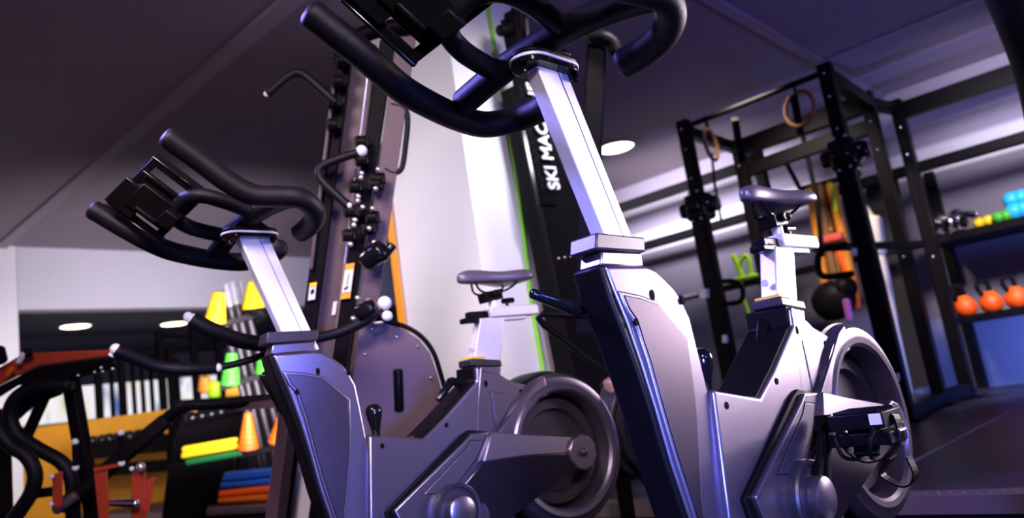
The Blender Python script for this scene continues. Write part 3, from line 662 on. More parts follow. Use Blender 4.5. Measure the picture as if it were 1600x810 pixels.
part('pulley_head', sk, M['steel'], lambda b: (tube(b, [PY(782, 48, SY - .03), PY(800, 44, SY - .03), PY(822, 52, SY - .03)], .03, 12), beam(b, PY(800, 20, SY - .03), PY(806, 90, SY - .03), .07, .05), cyl(b, PY(820, 25, SY - .05), PY(826, 80, SY - .05), .012)))
part('strip_rod', sk, M['mauve'], lambda b: cyl(b, PY(822, 30, SY - .06), PY(826, 75, SY - .06), .01))
part('rear_mast', sk, M['steel'], lambda b: hull_prism(b, [P(u, v, 3.3) for u, v in ((918, 58), (948, 62), (940, 260), (905, 260))], [P(u, v, 3.39) for u, v in ((918, 58), (948, 62), (940, 260), (905, 260))]), bev=.01)
part('mast_lower', sk, M['steel'], lambda b: hull_prism(b, [P(u, v, 3.3) for u, v in ((906, 258), (940, 258), (965, 520), (900, 520))], [P(u, v, 3.39) for u, v in ((906, 258), (940, 258), (965, 520), (900, 520))]))
part('mast_hook', sk, M['steel'], lambda b: tube(b, catmull([P(925, 60, 3.28), P(942, 58, 3.26), P(957, 66, 3.26), P(963, 80, 3.26)], 5), .03, 12))
part('base_plate', sk, M['steel'], lambda b: box(b, (L1.x - .1, SY - .25, .0), (xr0 + .3, SY + .15, .05)), bev=.01)
for i in range(6):
    part('indicator_dot', sk, M['amber'] if i == 5 else M['cream'], lambda b: ball(b, PY(873 + i * 9.5, 404 - i * 1.6, SY - .006), .0055 if i < 5 else .009, n=8))
cu = bpy.data.curves.new('lettering', 'FONT'); cu.body = 'SKI MACHINE'; cu.size = .13; cu.extrude = .003; cu.offset = .003; cu.space_character = 1.02
tmp = bpy.data.objects.new('tmp', cu); me = bpy.data.meshes.new_from_object(tmp); bpy.data.objects.remove(tmp)
me.name = 'lettering'; me.materials.append(M['white'])
lt = bpy.data.objects.new('lettering', me); C.objects.link(lt); lt.parent = sk
a0, a1_ = PY(872, 298, SY - .02), PY(820, 60, SY - .02)
up_ = (a1_ - a0).normalized(); nr = Vector((0, -1, 0)); side_ = up_.cross(nr).normalized()   # text x along up_, y to the left
yv = nr.cross(up_).normalized()
mw = Matrix(((up_.x, yv.x, nr.x, a0.x), (up_.y, yv.y, nr.y, a0.y - .012), (up_.z, yv.z, nr.z, a0.z), (0, 0, 0, 1)))
mw = mw @ Matrix.Diagonal((.70, .95, 1, 1))
lt.matrix_local = root_world(sk).inverted() @ mw

# ------------------------------------------------------------------ air bike partly hidden between the two exercise bikes
DA = 2.95
ab = T('fan_bike', 'dark fan bike with triangular tube handle, half hidden behind the two front bikes', 'exercise bike', Vector((P(980, 640, DA).x, P(980, 640, DA).y, 0)))
part('handle_tube', ab, M['steel'], lambda b: tube(b, [lz(935, 494, DA), lz(848, 491, DA), lz(841, 497, DA), lz(850, 508, DA), lz(900, 545, DA), lz(955, 588, DA), lz(985, 640, DA)], mp(DA, 5.5), 12))
def fan(b):
    c = lz(985, 655, DA); ax = (Vector(RT) * .8 - Vector(FW) * .6).normalized()
    u_ = Vector((0, 0, 1)); w_ = ax.cross(u_).normalized(); u_ = w_.cross(ax)
    for rr, hh in ((.20, .0), (.17, .03)):
        ring = [c + (u_ * math.cos(2 * PI * i / 32) + w_ * math.sin(2 * PI * i / 32)) * rr for i in range(32)]
        hull_prism(b, [q - ax * (.03 + hh) for q in ring], [q + ax * (.03 + hh) for q in ring])
part('fan_housing', ab, M['shell_dark'], fan, bev=.008)
part('crash_pad', ab, M['bronze'], lambda b: tube(b, [lz(955, 596, DA - .1), lz(961, 612, DA - .1), lz(966, 648, DA - .1)], mp(DA, 13), 16))
part('shin_guard', ab, M['blue'], lambda b: tube(b, catmull([lz(975, 612, DA - .25), lz(983, 640, DA - .25), lz(998, 672, DA - .25)], 5), mp(DA, 5), 10))
part('frame_tube', ab, M['steel'], lambda b: (tube(b, [lz(950, 600, DA), lz(962, 680, DA), ext(lz(950, 600, DA), lz(962, 680, DA), .03)], .03, 12), tube(b, [lz(985, 680, DA - .05), lz(1000, 735, DA - .05), lz(1020, 760, DA - .05)], .025, 12)))
part('floor_foot', ab, M['steel'], lambda b: box(b, (ab.location.x - .05, ab.location.y - .12, .0), (ab.location.x + .45, ab.location.y + .12, .06)), bev=.01)

# ------------------------------------------------------------------ training rig on the platform
ZR = 2.45
XF, XM, XB = 5.0, 5.9, 6.35
yB, yA = PX(1290, 110, XF).y, PX(1072, 215, XF).y
yD, yCm = PX(1390, 300, XM).y, PX(1167, 300, XM).y
yE = PX(1412, 210, XB).y; yF = PX(1196, 300, XB).y
rig = T('training_rig', 'black steel training rig of posts and pull-up beams on the raised floor', 'training rig', (XM, (yA + yB) / 2, ZP))
W = .085
def post(x, y, z1=ZR, z0=ZP, w=W): return lambda b: box(b, (x - w / 2, y - w / 2, z0), (x + w / 2, y + w / 2, z1))
PS = [(XF, yA), (XF, yB), (XM, yCm), (XM, yD), (XB, yF), (XB, yE)]
for x, y in PS:
    q = part('post', rig, M['steel'], post(x, y), bev=.006)
    part('foot_plate', q, M['steel'], lambda b: box(b, (x - .09, y - .09, ZP), (x + .09, y + .09, ZP + .012)))
    for z in (2.38, 2.22, 2.0, 1.2):
        part('bolt', q, M['bolt'], lambda b: ball(b, (x - W / 2, y, z), .010, n=8))
def hb(name, p_, q_, w_=.075, h_=.075, m='steel'): return part(name, rig, M[m], lambda b: beam(b, p_, q_, w_, h_), bev=.005)
part('pull_up_bar', rig, M['steel'], lambda b: cyl(b, (XF, yB, 2.40), (XF, yA, 2.40), .02))
hb('side_beam', (XF, yA, 2.37), (XM, yCm, 2.37)); hb('side_beam', (XM, yCm, 2.37), (XB, yF, 2.37))
hb('side_beam', (XF, yB, 2.37), (XM, yD, 2.37), .075, .09); hb('side_beam', (XM, yD, 2.37), (XB, yE, 2.37))
hb('cross_beam', (XM, yD, 2.37), (XM, yCm, 2.37), .08, .14)
hb('cross_beam', (XM, yD, 2.19), (XM, yCm, 2.17), .07, .11)
hb('wall_beam', (XB, yE, 2.35), (XB, -1.4, 2.35), .08, .13)
hb('wall_beam', (XB, yF, 2.33), (XB, 5.6, 2.33), .08, .09)
hb('foot_beam', (XM, yD, ZP + .06), (XB, yE, ZP + .06), .08, .09); hb('foot_beam', (XF, yB, ZP + .05), (XM, yD, ZP + .05), .08, .08)
hb('foot_beam', (XF, yA, ZP + .05), (XM, yCm, ZP + .05), .08, .08)
for u0, v0, u1, v1 in ((1148, 185, 1158, 250), (1240, 150, 1250, 205)):
    part('hanger', rig, M['steel'], lambda b: beam(b, PX(u0, v0, XF), PX(u1, v1, XF + .3), .05, .05))
for (x, y, u, v) in ((XF, yA, 1088, 326), (XF, yB, 1313, 245)):
    z = PX(u, v, x).z
    def clampb(b):
        box(b, (x - .085, y - .085, z - .10), (x + .085, y + .085, z + .10))
        box(b, (x - .13, y - .06, z - .05), (x + .13, y + .06, z + .06)); box(b, (x - .06, y - .15, z - .055), (x + .06, y + .15, z + .055))
    cb = part('roller_carriage', rig, M['gloss'], clampb, bev=.03, seg=3)
    for dy, dz in ((-.05, .10), (.02, .105), (-.04, -.10), (.03, -.105), (-.11, .0)):
        part('carriage_bolt', cb, M['bolt'], lambda b: ball(b, (x - .09, y + dy, z + dz), .011, n=8))
    part('sleeve', rig, M['steel'], lambda b: box(b, (x - .055, y - .035, ZP + .3), (x + .055, y + .070, z - .08)), bev=.01)
for u, v in ((1335, 394), (1133, 530), (1402, 590), (1407, 629)):
    part('reflector_tab', rig, M['white'], lambda b: beam(b, PX(u, v - 6, XF - .10), PX(u, v + 6, XF - .10), .045, .02), bev=.004)
part('landmine_peg', rig, M['white'], lambda b: (cyl(b, PX(1068, 464, XF - .08), PX(1092, 458, XF - .08), .014), beam(b, PX(1100, 452, XF - .08), PX(1101, 466, XF - .08), .05, .05)))
hb('spotter_bar', PX(1270, 388, XF + .3), PX(1440, 364 + 18, XF + .8), .05, .05)
def jloop(b): tube(b, catmull([PX(1322, 382, XF + .1), PX(1285, 390, XF + .1), PX(1278, 412, XF + .1), PX(1287, 432, XF + .1), PX(1332, 428, XF + .1)], 5), .022, 10)
part('dip_handle', rig, M['steel'], jloop)
def jloop2(b): tube(b, catmull([PX(1130, 440, XF), PX(1148, 440, XF), PX(1160, 452, XF), PX(1158, 470, XF), PX(1140, 475, XF), PX(1118, 476, XF)], 5), .018, 10)
part('dip_handle', rig, M['steel'], jloop2)
# rings and their straps
def ring_thing(u, v, x, r, tilt, label):
    c = PX(u, v, x); t = T('gymnastic_ring', label, 'gymnastic ring', c - Vector((0, 0, r)), 'gymnastic rings on the rig')
    rot = Matrix.Rotation(tilt, 3, 'Z')
    part('ring', t, M['tan'], lambda b: tube(b, [c + rot @ Vector((0, math.cos(2 * PI * i / 32) * r, math.sin(2 * PI * i / 32) * r)) for i in range(33)], .014, 10, dome=False))
    part('strap', t, M['steel'], lambda b: beam(b, c + Vector((0, 0, r - .02)), Vector((c.x, c.y, 2.42)), .008, .04, (1, 0, 0)))
ring_thing(1249, 170, XF, .115, -.3, 'pale wooden gymnastic ring seen round, hanging near the tall right rig post')
ring_thing(1111, 226, XF, .115, 1.69, 'pale wooden gymnastic ring seen edge-on, hanging near the left rig post')
solo('thin_cord', M['steel'], lambda b: tube(b, [PX(1112, 240, XF + .05), PX(1117, 290, XF + .05), PX(1127, 345, XF + .05)], .010, 8), 'thin black cord hanging under the edge-on gymnastic ring', 'cord')
solo('hanging_rope', M['steel'], lambda b: tube(b, [PX(1254, 210, XM), PX(1265, 260, XM), PX(1276, 310, XM), PX(1285, 400, XM)], .020, 8), 'thick dark rope hanging under the rig beam left of the right front post', 'rope')
# lime bands on their peg
lm = T('resistance_band', 'bright lime green resistance band looped on a peg of the rig', 'resistance band', PX(1160, 520, XF + .3))
XL = XF + .3
part('band_loop', lm, M['lime'], lambda b: (tube(b, catmull([PX(1146, 400, XL), PX(1155, 420, XL), PX(1161, 436, XL)], 5), .022, 8), tube(b, catmull([PX(1158, 436, XL), PX(1156, 415, XL), PX(1163, 400, XL), PX(1170, 406, XL), PX(1175, 432, XL)], 6), .017, 8)))
part('band_shelf', lm, M['lime'], lambda b: beam(b, PX(1147, 438, XL), PX(1184, 430, XL), .05, .03), bev=.01)
part('band_tail', lm, M['lime'], lambda b: tube(b, catmull([PX(1158, 442, XL), PX(1162, 465, XL), PX(1172, 495, XL), PX(1177, 503, XL), PX(1176, 512, XL)], 5), .012, 8))
solo('lime_clip', M['lime'], lambda b: ball(b, PX(1139, 440, XL - .05), .022), 'small round lime green knob left of the looped lime band', 'knob')
# bundle of hanging amber bands and bags behind the rig
XH = 6.6
random.seed(11)
hb('band_rail', PX(1248, 296, XH), PX(1345, 272, XH), .04, .04)
for u_ in (1250, 1343): part('rail_stem', rig, M['steel'], lambda b: beam(b, PX(u_, 296 - (u_ - 1248) * .247, XH), Vector((XB, PX(u_, 290, XH).y, 2.33)), .03, .03))
hang = [((1266, 296), (1300, 515), .085, 'amber'), ((1280, 290), (1318, 490), .085, 'tan'), ((1296, 288), (1335, 450), .08, 'amber'), ((1270, 340), (1292, 505), .045, 'tan'), ((1300, 300), (1322, 420), .035, 'amber'), ((1308, 380), (1338, 480), .085, 'kettle'), ((1282, 345), (1302, 360), .035, 'amber')]
for i, (p_, q_, r_, m_) in enumerate(hang):
    lab = ['long orange elastic band hanging leftmost behind the saddle of the front bike', 'brown elastic band hanging between orange ones behind the rig post', 'orange elastic band hanging against the right rig post', 'brown elastic band reaching lowest beside the white wall edge', 'short orange band with the yellowest edge behind the rig', 'bright red-orange bundle hanging below the dip handle', 'small orange band bundle just right of the seat slider'][i]
    solo('hanging_band', M[m_], lambda b: [tube(b, catmull([PX(p_[0] + k * 3 + random.uniform(-2, 2), p_[1], XH + k * .03), PX((p_[0] + q_[0]) / 2 + k * 2 + random.uniform(-4, 4), (p_[1] + q_[1]) / 2, XH + k * .03), PX(q_[0] + random.uniform(-3, 3), q_[1], XH + k * .03)], 5), r_ * .45, 8) for k in range(3)], lab, 'elastic band', 'elastic bands behind the rig')
solo('lime_strip', M['lime'], lambda b: tube(b, catmull([PX(1298, 288, XH - .1), PX(1303, 305, XH - .1), PX(1307, 330, XH - .1)], 4), .014, 8), 'thin yellow green strip hanging with the orange bands', 'strip')
solo('first_aid_pouch', mat('red_cloth', (.65, .08, .06), .7), lambda b: beam(b, PX(1275, 378, XH - .1), PX(1318, 368, XH - .1), .06, .07), 'small red and pale pouch among the hanging orange bands', 'pouch', bev=.02)
solo('dark_bag', M['steel'], lambda b: (ball(b, PX(1302, 470, XH - .15), .17, (.7, 1.1, 1)), ball(b, PX(1320, 450, XH - .15), .10)), 'dark gym bag hanging under the orange bands', 'bag')
solo('purple_band', mat('purple_cloth', (.35, .08, .35), .6), lambda b: tube(b, [PX(1322, 470, XH - .35), PX(1328, 500, XH - .35)], .03, 8), 'short purple band below the orange bands', 'band')
# pale bats standing against the wall
def pole(b):
    X_ = 6.0
    tube(b, [PX(1335, 270, X_), PX(1345, 320, X_), PX(1362, 345, X_)], [.03, .035, .04], 12)
    tube(b, [PX(1362, 345, X_), PX(1370, 395, X_)], [.075, .07], 14)
    tube(b, [PX(1370, 395, X_), PX(1377, 425, X_), PX(1395, 510, X_), Vector((X_, PX(1412, 590, X_).y, ZP + .02))], [.055, .055, .04, .035], 14)
solo('training_mace', M['cream'], pole, 'pale wooden mace with thick middle leaning behind the right rig post', 'training mace')
solo('wall_board', M['shell_dark'], lambda b: hull_prism(b, [PX(*q, 6.9) for q in ((1350, 285), (1400, 262), (1462, 600), (1420, 612))], [PX(*q, 6.95) for q in ((1350, 285), (1400, 262), (1462, 600), (1420, 612))]), 'dark board standing against the wall behind the rig posts', 'board')
# worn pale line on the rubber floor
a, c = PZ(1428, 722, ZP), PZ(1640, 612, ZP)
struct('trim_7', mat('worn_line', (.20, .20, .36), .6), lambda b: beam(b, Vector((a.x, a.y, ZP + .001)), Vector((min(c.x, XW - .1), c.y, ZP + .001)), .025, .003))
# ------------------------------------------------------------------ shelf of weights
XS = 6.7
su = T('weight_shelf', 'black steel wall shelf holding weights at the right edge', 'shelf', (XS, 1.0, ZP))
z1, z2, z3 = PX(1500, 362, XS).z, PX(1530, 490, XS).z, PX(1500, 235, XS).z
yL = PX(1452, 380, XS).y
for y in (yL, -.9):
    part('upright', su, M['steel'], lambda b: box(b, (XS - .04, y - .04, ZP), (XS + .05, y + .04, z3)), bev=.005)
    part('upright', su, M['steel'], lambda b: box(b, (XW - .10, y - .04, ZP), (XW - .02, y + .04, z3)), bev=.005)
for z in (z1, z2):
    part('shelf_board', su, M['steel'], lambda b: box(b, (XS - .05, -.9, z - .06), (XW - .05, yL, z)), bev=.004)
part('top_beam', su, M['steel'], lambda b: box(b, (XS - .04, -.9, z3 - .08), (XS + .06, 5.6, z3)), bev=.004)
part('back_beam', su, M['steel'], lambda b: box(b, (XS - .04, yL, z1 - .06), (XS + .04, 5.6, z1)), bev=.004)
# kettlebells
def kettle(label, y):
    t = T('kettlebell', label, 'kettlebell', (XS + .09, y, z2), 'orange kettlebells on the lower shelf')
    def body(b):
        bm_prof = [(0, 0), (.05, 0), (.072, .02), (.082, .06), (.075, .10), (.05, .135), (.034, .155), (0, .16)]
        lathe(b, bm_prof, (XS + .09, y, z2), 'z', 24)
    part('bell', t, M['kettle'], body)
    part('handle', t, M['steel'], lambda b: tube(b, catmull([Vector((XS + .06, y + .035, z2 + .12)), Vector((XS + .05, y + .060, z2 + .19)), Vector((XS + .07, y + .045, z2 + .235)), Vector((XS + .09, y - .0, z2 + .225)), Vector((XS + .1, y - .01, z2 + .14))], 6), .017, 10))
    return t
for i, u in enumerate((1508, 1550, 1592)):
    kettle(['orange kettlebell nearest the shelf upright, leftmost of the three', 'middle one of the three orange kettlebells on the lower shelf', 'rightmost orange kettlebell at the edge of the photo'][i], PX(u, 478, XS + .09).y)
# dumbbells
def dumb(name, label, cat, y, r, L, m, grp=None, mh=None, rot=0.0):
    t = T(name, label, cat, (XS + .08, y, z1), grp)
    for s in (-1, 1):
        part('head', t, m, lambda b: ball(b, (XS + .08 + s * L * .5 * math.sin(rot), y + s * L * .5 * math.cos(rot), z1 + r), r, n=14))
    part('handle', t, mh or m, lambda b: cyl(b, (XS + .08 - L * .5 * math.sin(rot), y - L * .5 * math.cos(rot), z1 + r), (XS + .08 + L * .5 * math.sin(rot), y + L * .5 * math.cos(rot), z1 + r), r * .45))
dumb('dumbbell', 'small yellow dumbbell on the upper shelf', 'dumbbell', PX(1535, 353, XS).y, .042, .065, M['yellow'])
dumb('dumbbell', 'small green dumbbell lying left of the other green one', 'dumbbell', PX(1553, 347, XS).y, .045, .09, M['green'], rot=.9)
dumb('dumbbell', 'small green dumbbell lying next to the blue ones', 'dumbbell', PX(1565, 343, XS).y, .045, .09, M['green'], rot=.9)
for i, u in enumerate((1584, 1600)):
    y = PX(u, 335, XS).y; t = T('round_weight', ['sky blue double weight beside the green dumbbells', 'sky blue double weight cut by the right edge of the photo'][i], 'weight', (XS + .08, y, z1), 'sky blue weights on the upper shelf')
    part('lower_head', t, M['skyblue'], lambda b: ball(b, (XS + .08, y, z1 + .065), .07)); part('upper_head', t, M['skyblue'], lambda b: ball(b, (XS + .08, y, z1 + .155), .062))
for i, u in enumerate((1466, 1497)):
    y = PX(u, 362, XS).y; t = T('steel_kettlebell', ['dark kettlebell with chrome handle nearest the shelf upright', 'dark kettlebell with chrome handle left of the yellow dumbbell'][i], 'kettlebell', (XS + .1, y, z1), 'chrome handled weights on the upper shelf')
    part('bell', t, M['gloss'], lambda b: ball(b, (XS + .1, y, z1 + .10), .085, (1, .8, 1.1)))
    part('face_disc', t, M['chrome'], lambda b: ball(b, (XS + .03, y + .04, z1 + .09), .035, (.6, .6, 1.3)))
    part('handle', t, M['chrome'], lambda b: tube(b, catmull([Vector((XS + .05, y + .02, z1 + .13)), Vector((XS + .04, y - .05, z1 + .13)), Vector((XS + .03, y - .15, z1 + .10))], 4), .026, 10))
    part('foot_disc', t, M['chrome'], lambda b: ball(b, (XS + .03, y, z1 + .02), .045, (1, 1.2, .45)))

# ceiling lamps
def lamp(c, r, label, z=ZC):
    t = T('ceiling_downlight', label, 'ceiling light', (c.x, c.y, z - .02), 'round ceiling downlights')
    part('diffuser', t, M['lamp'], lambda b: lathe(b, [(0, z - .022), (r * .9, z - .022), (r, z - .012), (r, z), (0, z)], (c.x, c.y, 0), 'z', 32))
    part('trim_ring', t, M['track'], lambda b: lathe(b, [(r, z - .02), (r * 1.12, z - .012), (r * 1.14, z), (r, z)], (c.x, c.y, 0), 'z', 32, True))
lamp(PZ(962, 232, 2.78), .17, 'bright round ceiling downlight behind the foreground handlebar post')
for (u, v, lab) in ((118, 511, 'leftmost round downlight under the dark rear ceiling'), (272, 507, 'round downlight above the yellow cones in the rear room')):
    lamp(PZ(u, v, 2.6), .20, lab, 2.62)

# ------------------------------------------------------------------ far left: racks, benches, cones
DB = 9.0
pr_ = T('power_rack', 'black power rack standing in front of the bright rear windows', 'power rack', P(240, 600, DB)); pr_.location.z = 0
def vpost(root, u0, v0, u1, v1, d, w, floor_=False, name='post'):
    def f(b):
        p_, q_ = P(u0, v0, d), P(u1, v1, d); e = Vector((p_.x, p_.y, 0.02 if floor_ else q_.z)); beam(b, p_, e, w, w)
    part(name, root, M['steel'], f, bev=.01)
for u, v in ((152, 568), (188, 556), (248, 516), (264, 540), (300, 512), (340, 528)):
    vpost(pr_, u, v, u, 660, DB, .075, True)
for q in ((180, 560, 270, 556), (248, 526, 345, 530), (262, 549, 345, 545), (300, 545, 345, 530)):
    part('cross_bar', pr_, M['steel'], lambda b: beam(b, P(q[0], q[1], DB), P(q[2], q[3], DB), .07, .07))
for u in (172, 206, 220, 234, 275):
    vpost(pr_, u, 560, u, 650, DB + .2, .045, True, 'upright_bar')
# orange padded bench wall and dumbbell rack
ob = P(180, 700, 7.5)
solo('orange_storage_wall', M['orange_wall'], lambda b: hull_prism(b, [P(*q, 7.6) for q in ((30, 672), (120, 660), (262, 640), (262, 760), (262, 838), (20, 838))], [P(*q, 7.7) for q in ((30, 672), (120, 660), (262, 640), (262, 760), (262, 838), (20, 838))]), 'orange panel wall behind the dumbbell racks', 'panel')
dr = T('dumbbell_rack', 'dark rack of black dumbbells before the orange panel', 'dumbbell rack', Vector((P(200, 750, 7.2).x, P(200, 750, 7.2).y, 0)))
part('rack_tier', dr, M['steel'], lambda b: beam(b, P(128, 706, 7.2), P(275, 690, 7.2), .3, .16)); part('rack_tier', dr, M['steel'], lambda b: beam(b, P(125, 738, 7.1), P(285, 725, 7.1), .3, .10))
for u in (135, 270): part('rack_leg', dr, M['steel'], lambda b: beam(b, P(u, 700, 7.25), Vector((P(u, 700, 7.25).x, P(u, 700, 7.25).y, .02)), .09, .09))
def small_db(u, v, d, lab):
    c = P(u, v, d)
    solo('black_dumbbell', M['gloss'], lambda b: (ball(b, c, .062), ball(b, c + Vector((.05, .14, 0)), .058), cyl(b, c, c + Vector((.05, .14, 0)), .02)), lab, 'dumbbell', 'black dumbbells on the far rack')
for i, u in enumerate((145, 160, 171, 186, 202, 217, 232, 246)):
    small_db(u, 692 - i * 2.1, 7.15, 'black dumbbell in the row before the orange panel')
# orange topped second rack
d2 = T('rubber_weight_rack', 'dark weight rack with an orange rounded crest', 'weight rack', Vector((P(320, 720, 5.6).x, P(320, 720, 5.6).y, 0)))
part('crest', d2, M['orange_wall'], lambda b: hull_prism(b, [P(*q, 5.6) for q in ((290, 652), (300, 640), (312, 633), (325, 631), (336, 640), (342, 648), (340, 665), (290, 665))], [P(*q, 5.68) for q in ((290, 652), (300, 640), (312, 633), (325, 631), (336, 640), (342, 648), (340, 665), (290, 665))]), bev=.01)
part('rack_body', d2, M['steel'], lambda b: hull_prism(b, [P(*q, 5.55) for q in ((283, 658), (380, 645), (385, 680), (345, 830), (262, 830), (270, 690))], [P(*q, 5.75) for q in ((283, 658), (380, 645), (385, 680), (345, 830), (262, 830), (270, 690))]))
for i in range(6):
    c = P(300 + i * 15, 653 - i * 3, 5.45)
    solo('rubber_weight', M['gloss'], lambda b: (ball(b, c, .045), ball(b, c + Vector((.04, .1, -.01)), .04)), 'round black weight in the row under the orange crest', 'weight', 'black weights under the orange crest')
# step platforms
def slabq(name, m, quad, d, lab, cat, dep=.25, grp=None, bev=.015):
    g_ = Vector((.45, .9, 0)).normalized() * dep
    return solo(name, m, lambda b: hull_prism(b, [P(*q, d) for q in quad], [P(*q, d) + g_ for q in quad]), lab, cat, grp, bev=bev)
slabq('step_platform', M['yellow'], [(284, 698), (372, 683), (372, 692), (283, 707)], 5.0, 'yellow aerobic step, topmost of the stack', 'aerobic step', grp='aerobic steps')
slabq('step_platform', M['yellow'], [(283, 707), (372, 692), (373, 702), (282, 718)], 5.0, 'yellow aerobic step directly on the green one', 'aerobic step', grp='aerobic steps')
slabq('step_platform', M['dkgreen'], [(288, 719), (376, 703), (380, 713), (290, 729)], 5.0, 'green aerobic step under the two yellow ones', 'aerobic step', grp='aerobic steps')
slabq('step_riser', M['steel'], [(262, 728), (372, 712), (350, 830), (250, 830)], 5.02, 'tall dark stack of risers below the green step', 'riser stack', .3)
slabq('rubber_mat', M['blue'], [(350, 740), (432, 731), (434, 745), (345, 754)], 4.8, 'blue rubber mat, upper of the two blue ones', 'mat', grp='rubber mats')
slabq('rubber_mat', M['blue'], [(345, 755), (434, 746), (436, 758), (342, 764)], 4.8, 'blue rubber mat lying on the orange ones', 'mat', grp='rubber mats')
slabq('rubber_mat', M['kettle'], [(342, 768), (434, 757), (434, 770), (340, 778)], 4.8, 'orange rubber mat directly under the blue ones', 'mat', grp='rubber mats')
slabq('rubber_mat', M['orange'], [(341, 779), (434, 771), (434, 783), (338, 788)], 4.8, 'lowest orange rubber mat of the stack', 'mat', grp='rubber mats')
slabq('metal_tray', M['mauve'], [(322, 795), (432, 786), (440, 802), (322, 808)], 4.7, 'grey metal tray under the coloured mats', 'tray', .3)
slabq('dark_plinth', M['steel'], [(322, 809), (440, 803), (440, 900), (322, 900)], 4.72, 'dark plinth carrying the grey tray', 'plinth', .28)
# rack of poles with cone stacks
DC = 5.2
pk = T('pole_rack', 'grey rack of slanted poles with clear tube tops and cone stacks', 'pole rack', Vector((P(390, 700, DC).x, P(390, 700, DC).y, 0)))
for (u0, v0, u1, v1, top) in ((352, 445, 428, 790, 1), (362, 441, 445, 790, 1), (375, 439, 462, 790, 1), (344, 474, 400, 700, 0)):
    q = part('pole', pk, M['pole'], lambda b: cyl(b, P(u0 + (u1 - u0) * (.10 if top else 0), v0 + (v1 - v0) * (.10 if top else 0), DC), ext(P(u0, v0, DC), P(u1, v1, DC), .02), .022, 12))
    if top: part('clear_tip', q, M['clear'], lambda b: cyl(b, P(u0, v0, DC), P(u0 + (u1 - u0) * .10, v0 + (v1 - v0) * .10, DC), .024, 12))
for q in ((348, 508, 412, 489), (345, 607, 425, 583), (375, 713, 436, 699)):
    part('cross_arm', pk, M['pole'], lambda b: beam(b, P(q[0], q[1], DC - .05), P(q[2], q[3], DC - .05), .04, .035))
part('top_ring', pk, M['steel'], lambda b: tube(b, catmull([P(380, 480, DC - .1), P(395, 487, DC - .12), P(410, 492, DC - .1), P(404, 500, DC)], 4), .03, 8))
def cones(u0, v0, u1, v1, w0, w1, d, n, m, lab):
    p_, q_ = P(u0, v0, d), P(u1, v1, d); ax = (q_ - p_); L = ax.length; ax.normalize()
    rot = Vector((0, 0, 1)).rotation_difference(-ax).to_matrix().to_4x4()
    def f(b):
        prof = [(0, L)]
        for i in range(n):
            t0, t1 = i / n, (i + 1) / n
            r0 = mp(d, w0 + (w1 - w0) * t0) / 2; r1 = mp(d, w0 + (w1 - w0) * t1) / 2
            prof += [(r0, L * (1 - t0)), (r1 * 1.0, L * (1 - t1) + .012), (r1 * 1.04, L * (1 - t1) + .006), (r1 * .97, L * (1 - t1))]
        prof.append((0, 0)); lathe(b, prof, (0, 0, 0), 'z', 24)
        bmesh.ops.transform(b, matrix=Matrix.Translation(q_) @ rot, verts=b.verts)
    return solo('cone_stack', m, f, lab, 'training cones', 'stacks of training cones')
cones(342, 457, 336, 504, 18, 32, DC - .1, 9, M['yellow'], 'yellow cone stack left of the clear tube tips')
cones(391, 440, 396, 482, 8, 34, DC - .1, 9, M['yellow'], 'yellow cone stack right of the clear tube tips')
cones(362, 552, 360, 601, 16, 30, DC - .06, 6, M['green'], 'green cone stack on the left of the pole rack')
cones(410, 556, 412, 583, 14, 26, DC - .06, 4, M['green'], 'small green cone stack beside the blue-lit bike head')
cones(387, 645, 388, 702, 10, 32, DC - .2, 7, M['orange'], 'tall orange cone stack left of the rack poles')
cones(444, 636, 436, 692, 8, 34, DC - .2, 7, M['orange'], 'orange cone stack partly behind the blue-lit bike head')
lt_ = T('window_bench', 'low dark bench below the rear windows carrying coloured bottles', 'bench', Vector((P(345, 640, 6.4).x, P(345, 640, 6.4).y, 0)))
part('bench_top', lt_, M['steel'], lambda b: beam(b, P(295, 628, 6.4), P(395, 622, 6.25), .35, .04)); part('bench_frame', lt_, M['steel'], lambda b: beam(b, P(340, 630, 6.4), Vector((P(340, 630, 6.4).x, P(340, 630, 6.4).y, .02)), .3, .3))
for u, v, m_, lab in ((335, 606, 'lime', 'bright lime bottle standing before the rear windows'), (378, 610, 'orange', 'pale orange box on the pole rack shelf'), (320, 598, 'amber', 'amber bottle left of the lime bottle')):
    if m_ == 'orange': slabq('orange_box', M['orange_wall'], [(352, 606), (382, 601), (382, 618), (352, 622)], 6.3, lab, 'box', .15)
    else: solo('sports_bottle', M[m_], lambda b: tube(b, [P(u, v - 6, 6.4), P(u, v + 12, 6.4)], [.045, .055], 14), lab, 'bottle', 'coloured bottles by the windows')

# ------------------------------------------------------------------ red and black plate machine at the far left
DR = 3.3
rm = T('leg_machine', 'red and black plate loaded gym machine with curved tubes at left edge', 'gym machine', Vector((P(120, 700, DR).x, P(120, 700, DR).y, 0)))
def rz_(u, v, o=0): return P(u, v, DR + o)
part('red_beam', rm, M['red'], lambda b: hull_prism(b, [rz_(*q) for q in ((-30, 592), (38, 552), (172, 547), (176, 556), (60, 572), (-30, 618))], [rz_(*q, .18) for q in ((-30, 592), (38, 552), (172, 547), (176, 556), (60, 572), (-30, 618))]), bev=.006)
part('black_beam', rm, M['steel'], lambda b: hull_prism(b, [rz_(*q, -.01) for q in ((-30, 618), (60, 573), (176, 557), (182, 575), (120, 592), (30, 602), (-30, 640))], [rz_(*q, .16) for q in ((-30, 618), (60, 573), (176, 557), (182, 575), (120, 592), (30, 602), (-30, 640))]), bev=.006)
part('top_knob', rm, M['steel'], lambda b: tube(b, [rz_(-8, 548, -.05), rz_(-4, 565, -.05)], mp(DR, 14), 12))
part('top_knob', rm, M['steel'], lambda b: tube(b, [rz_(42, 548, -.05), rz_(45, 556, -.05)], mp(DR, 6), 12))
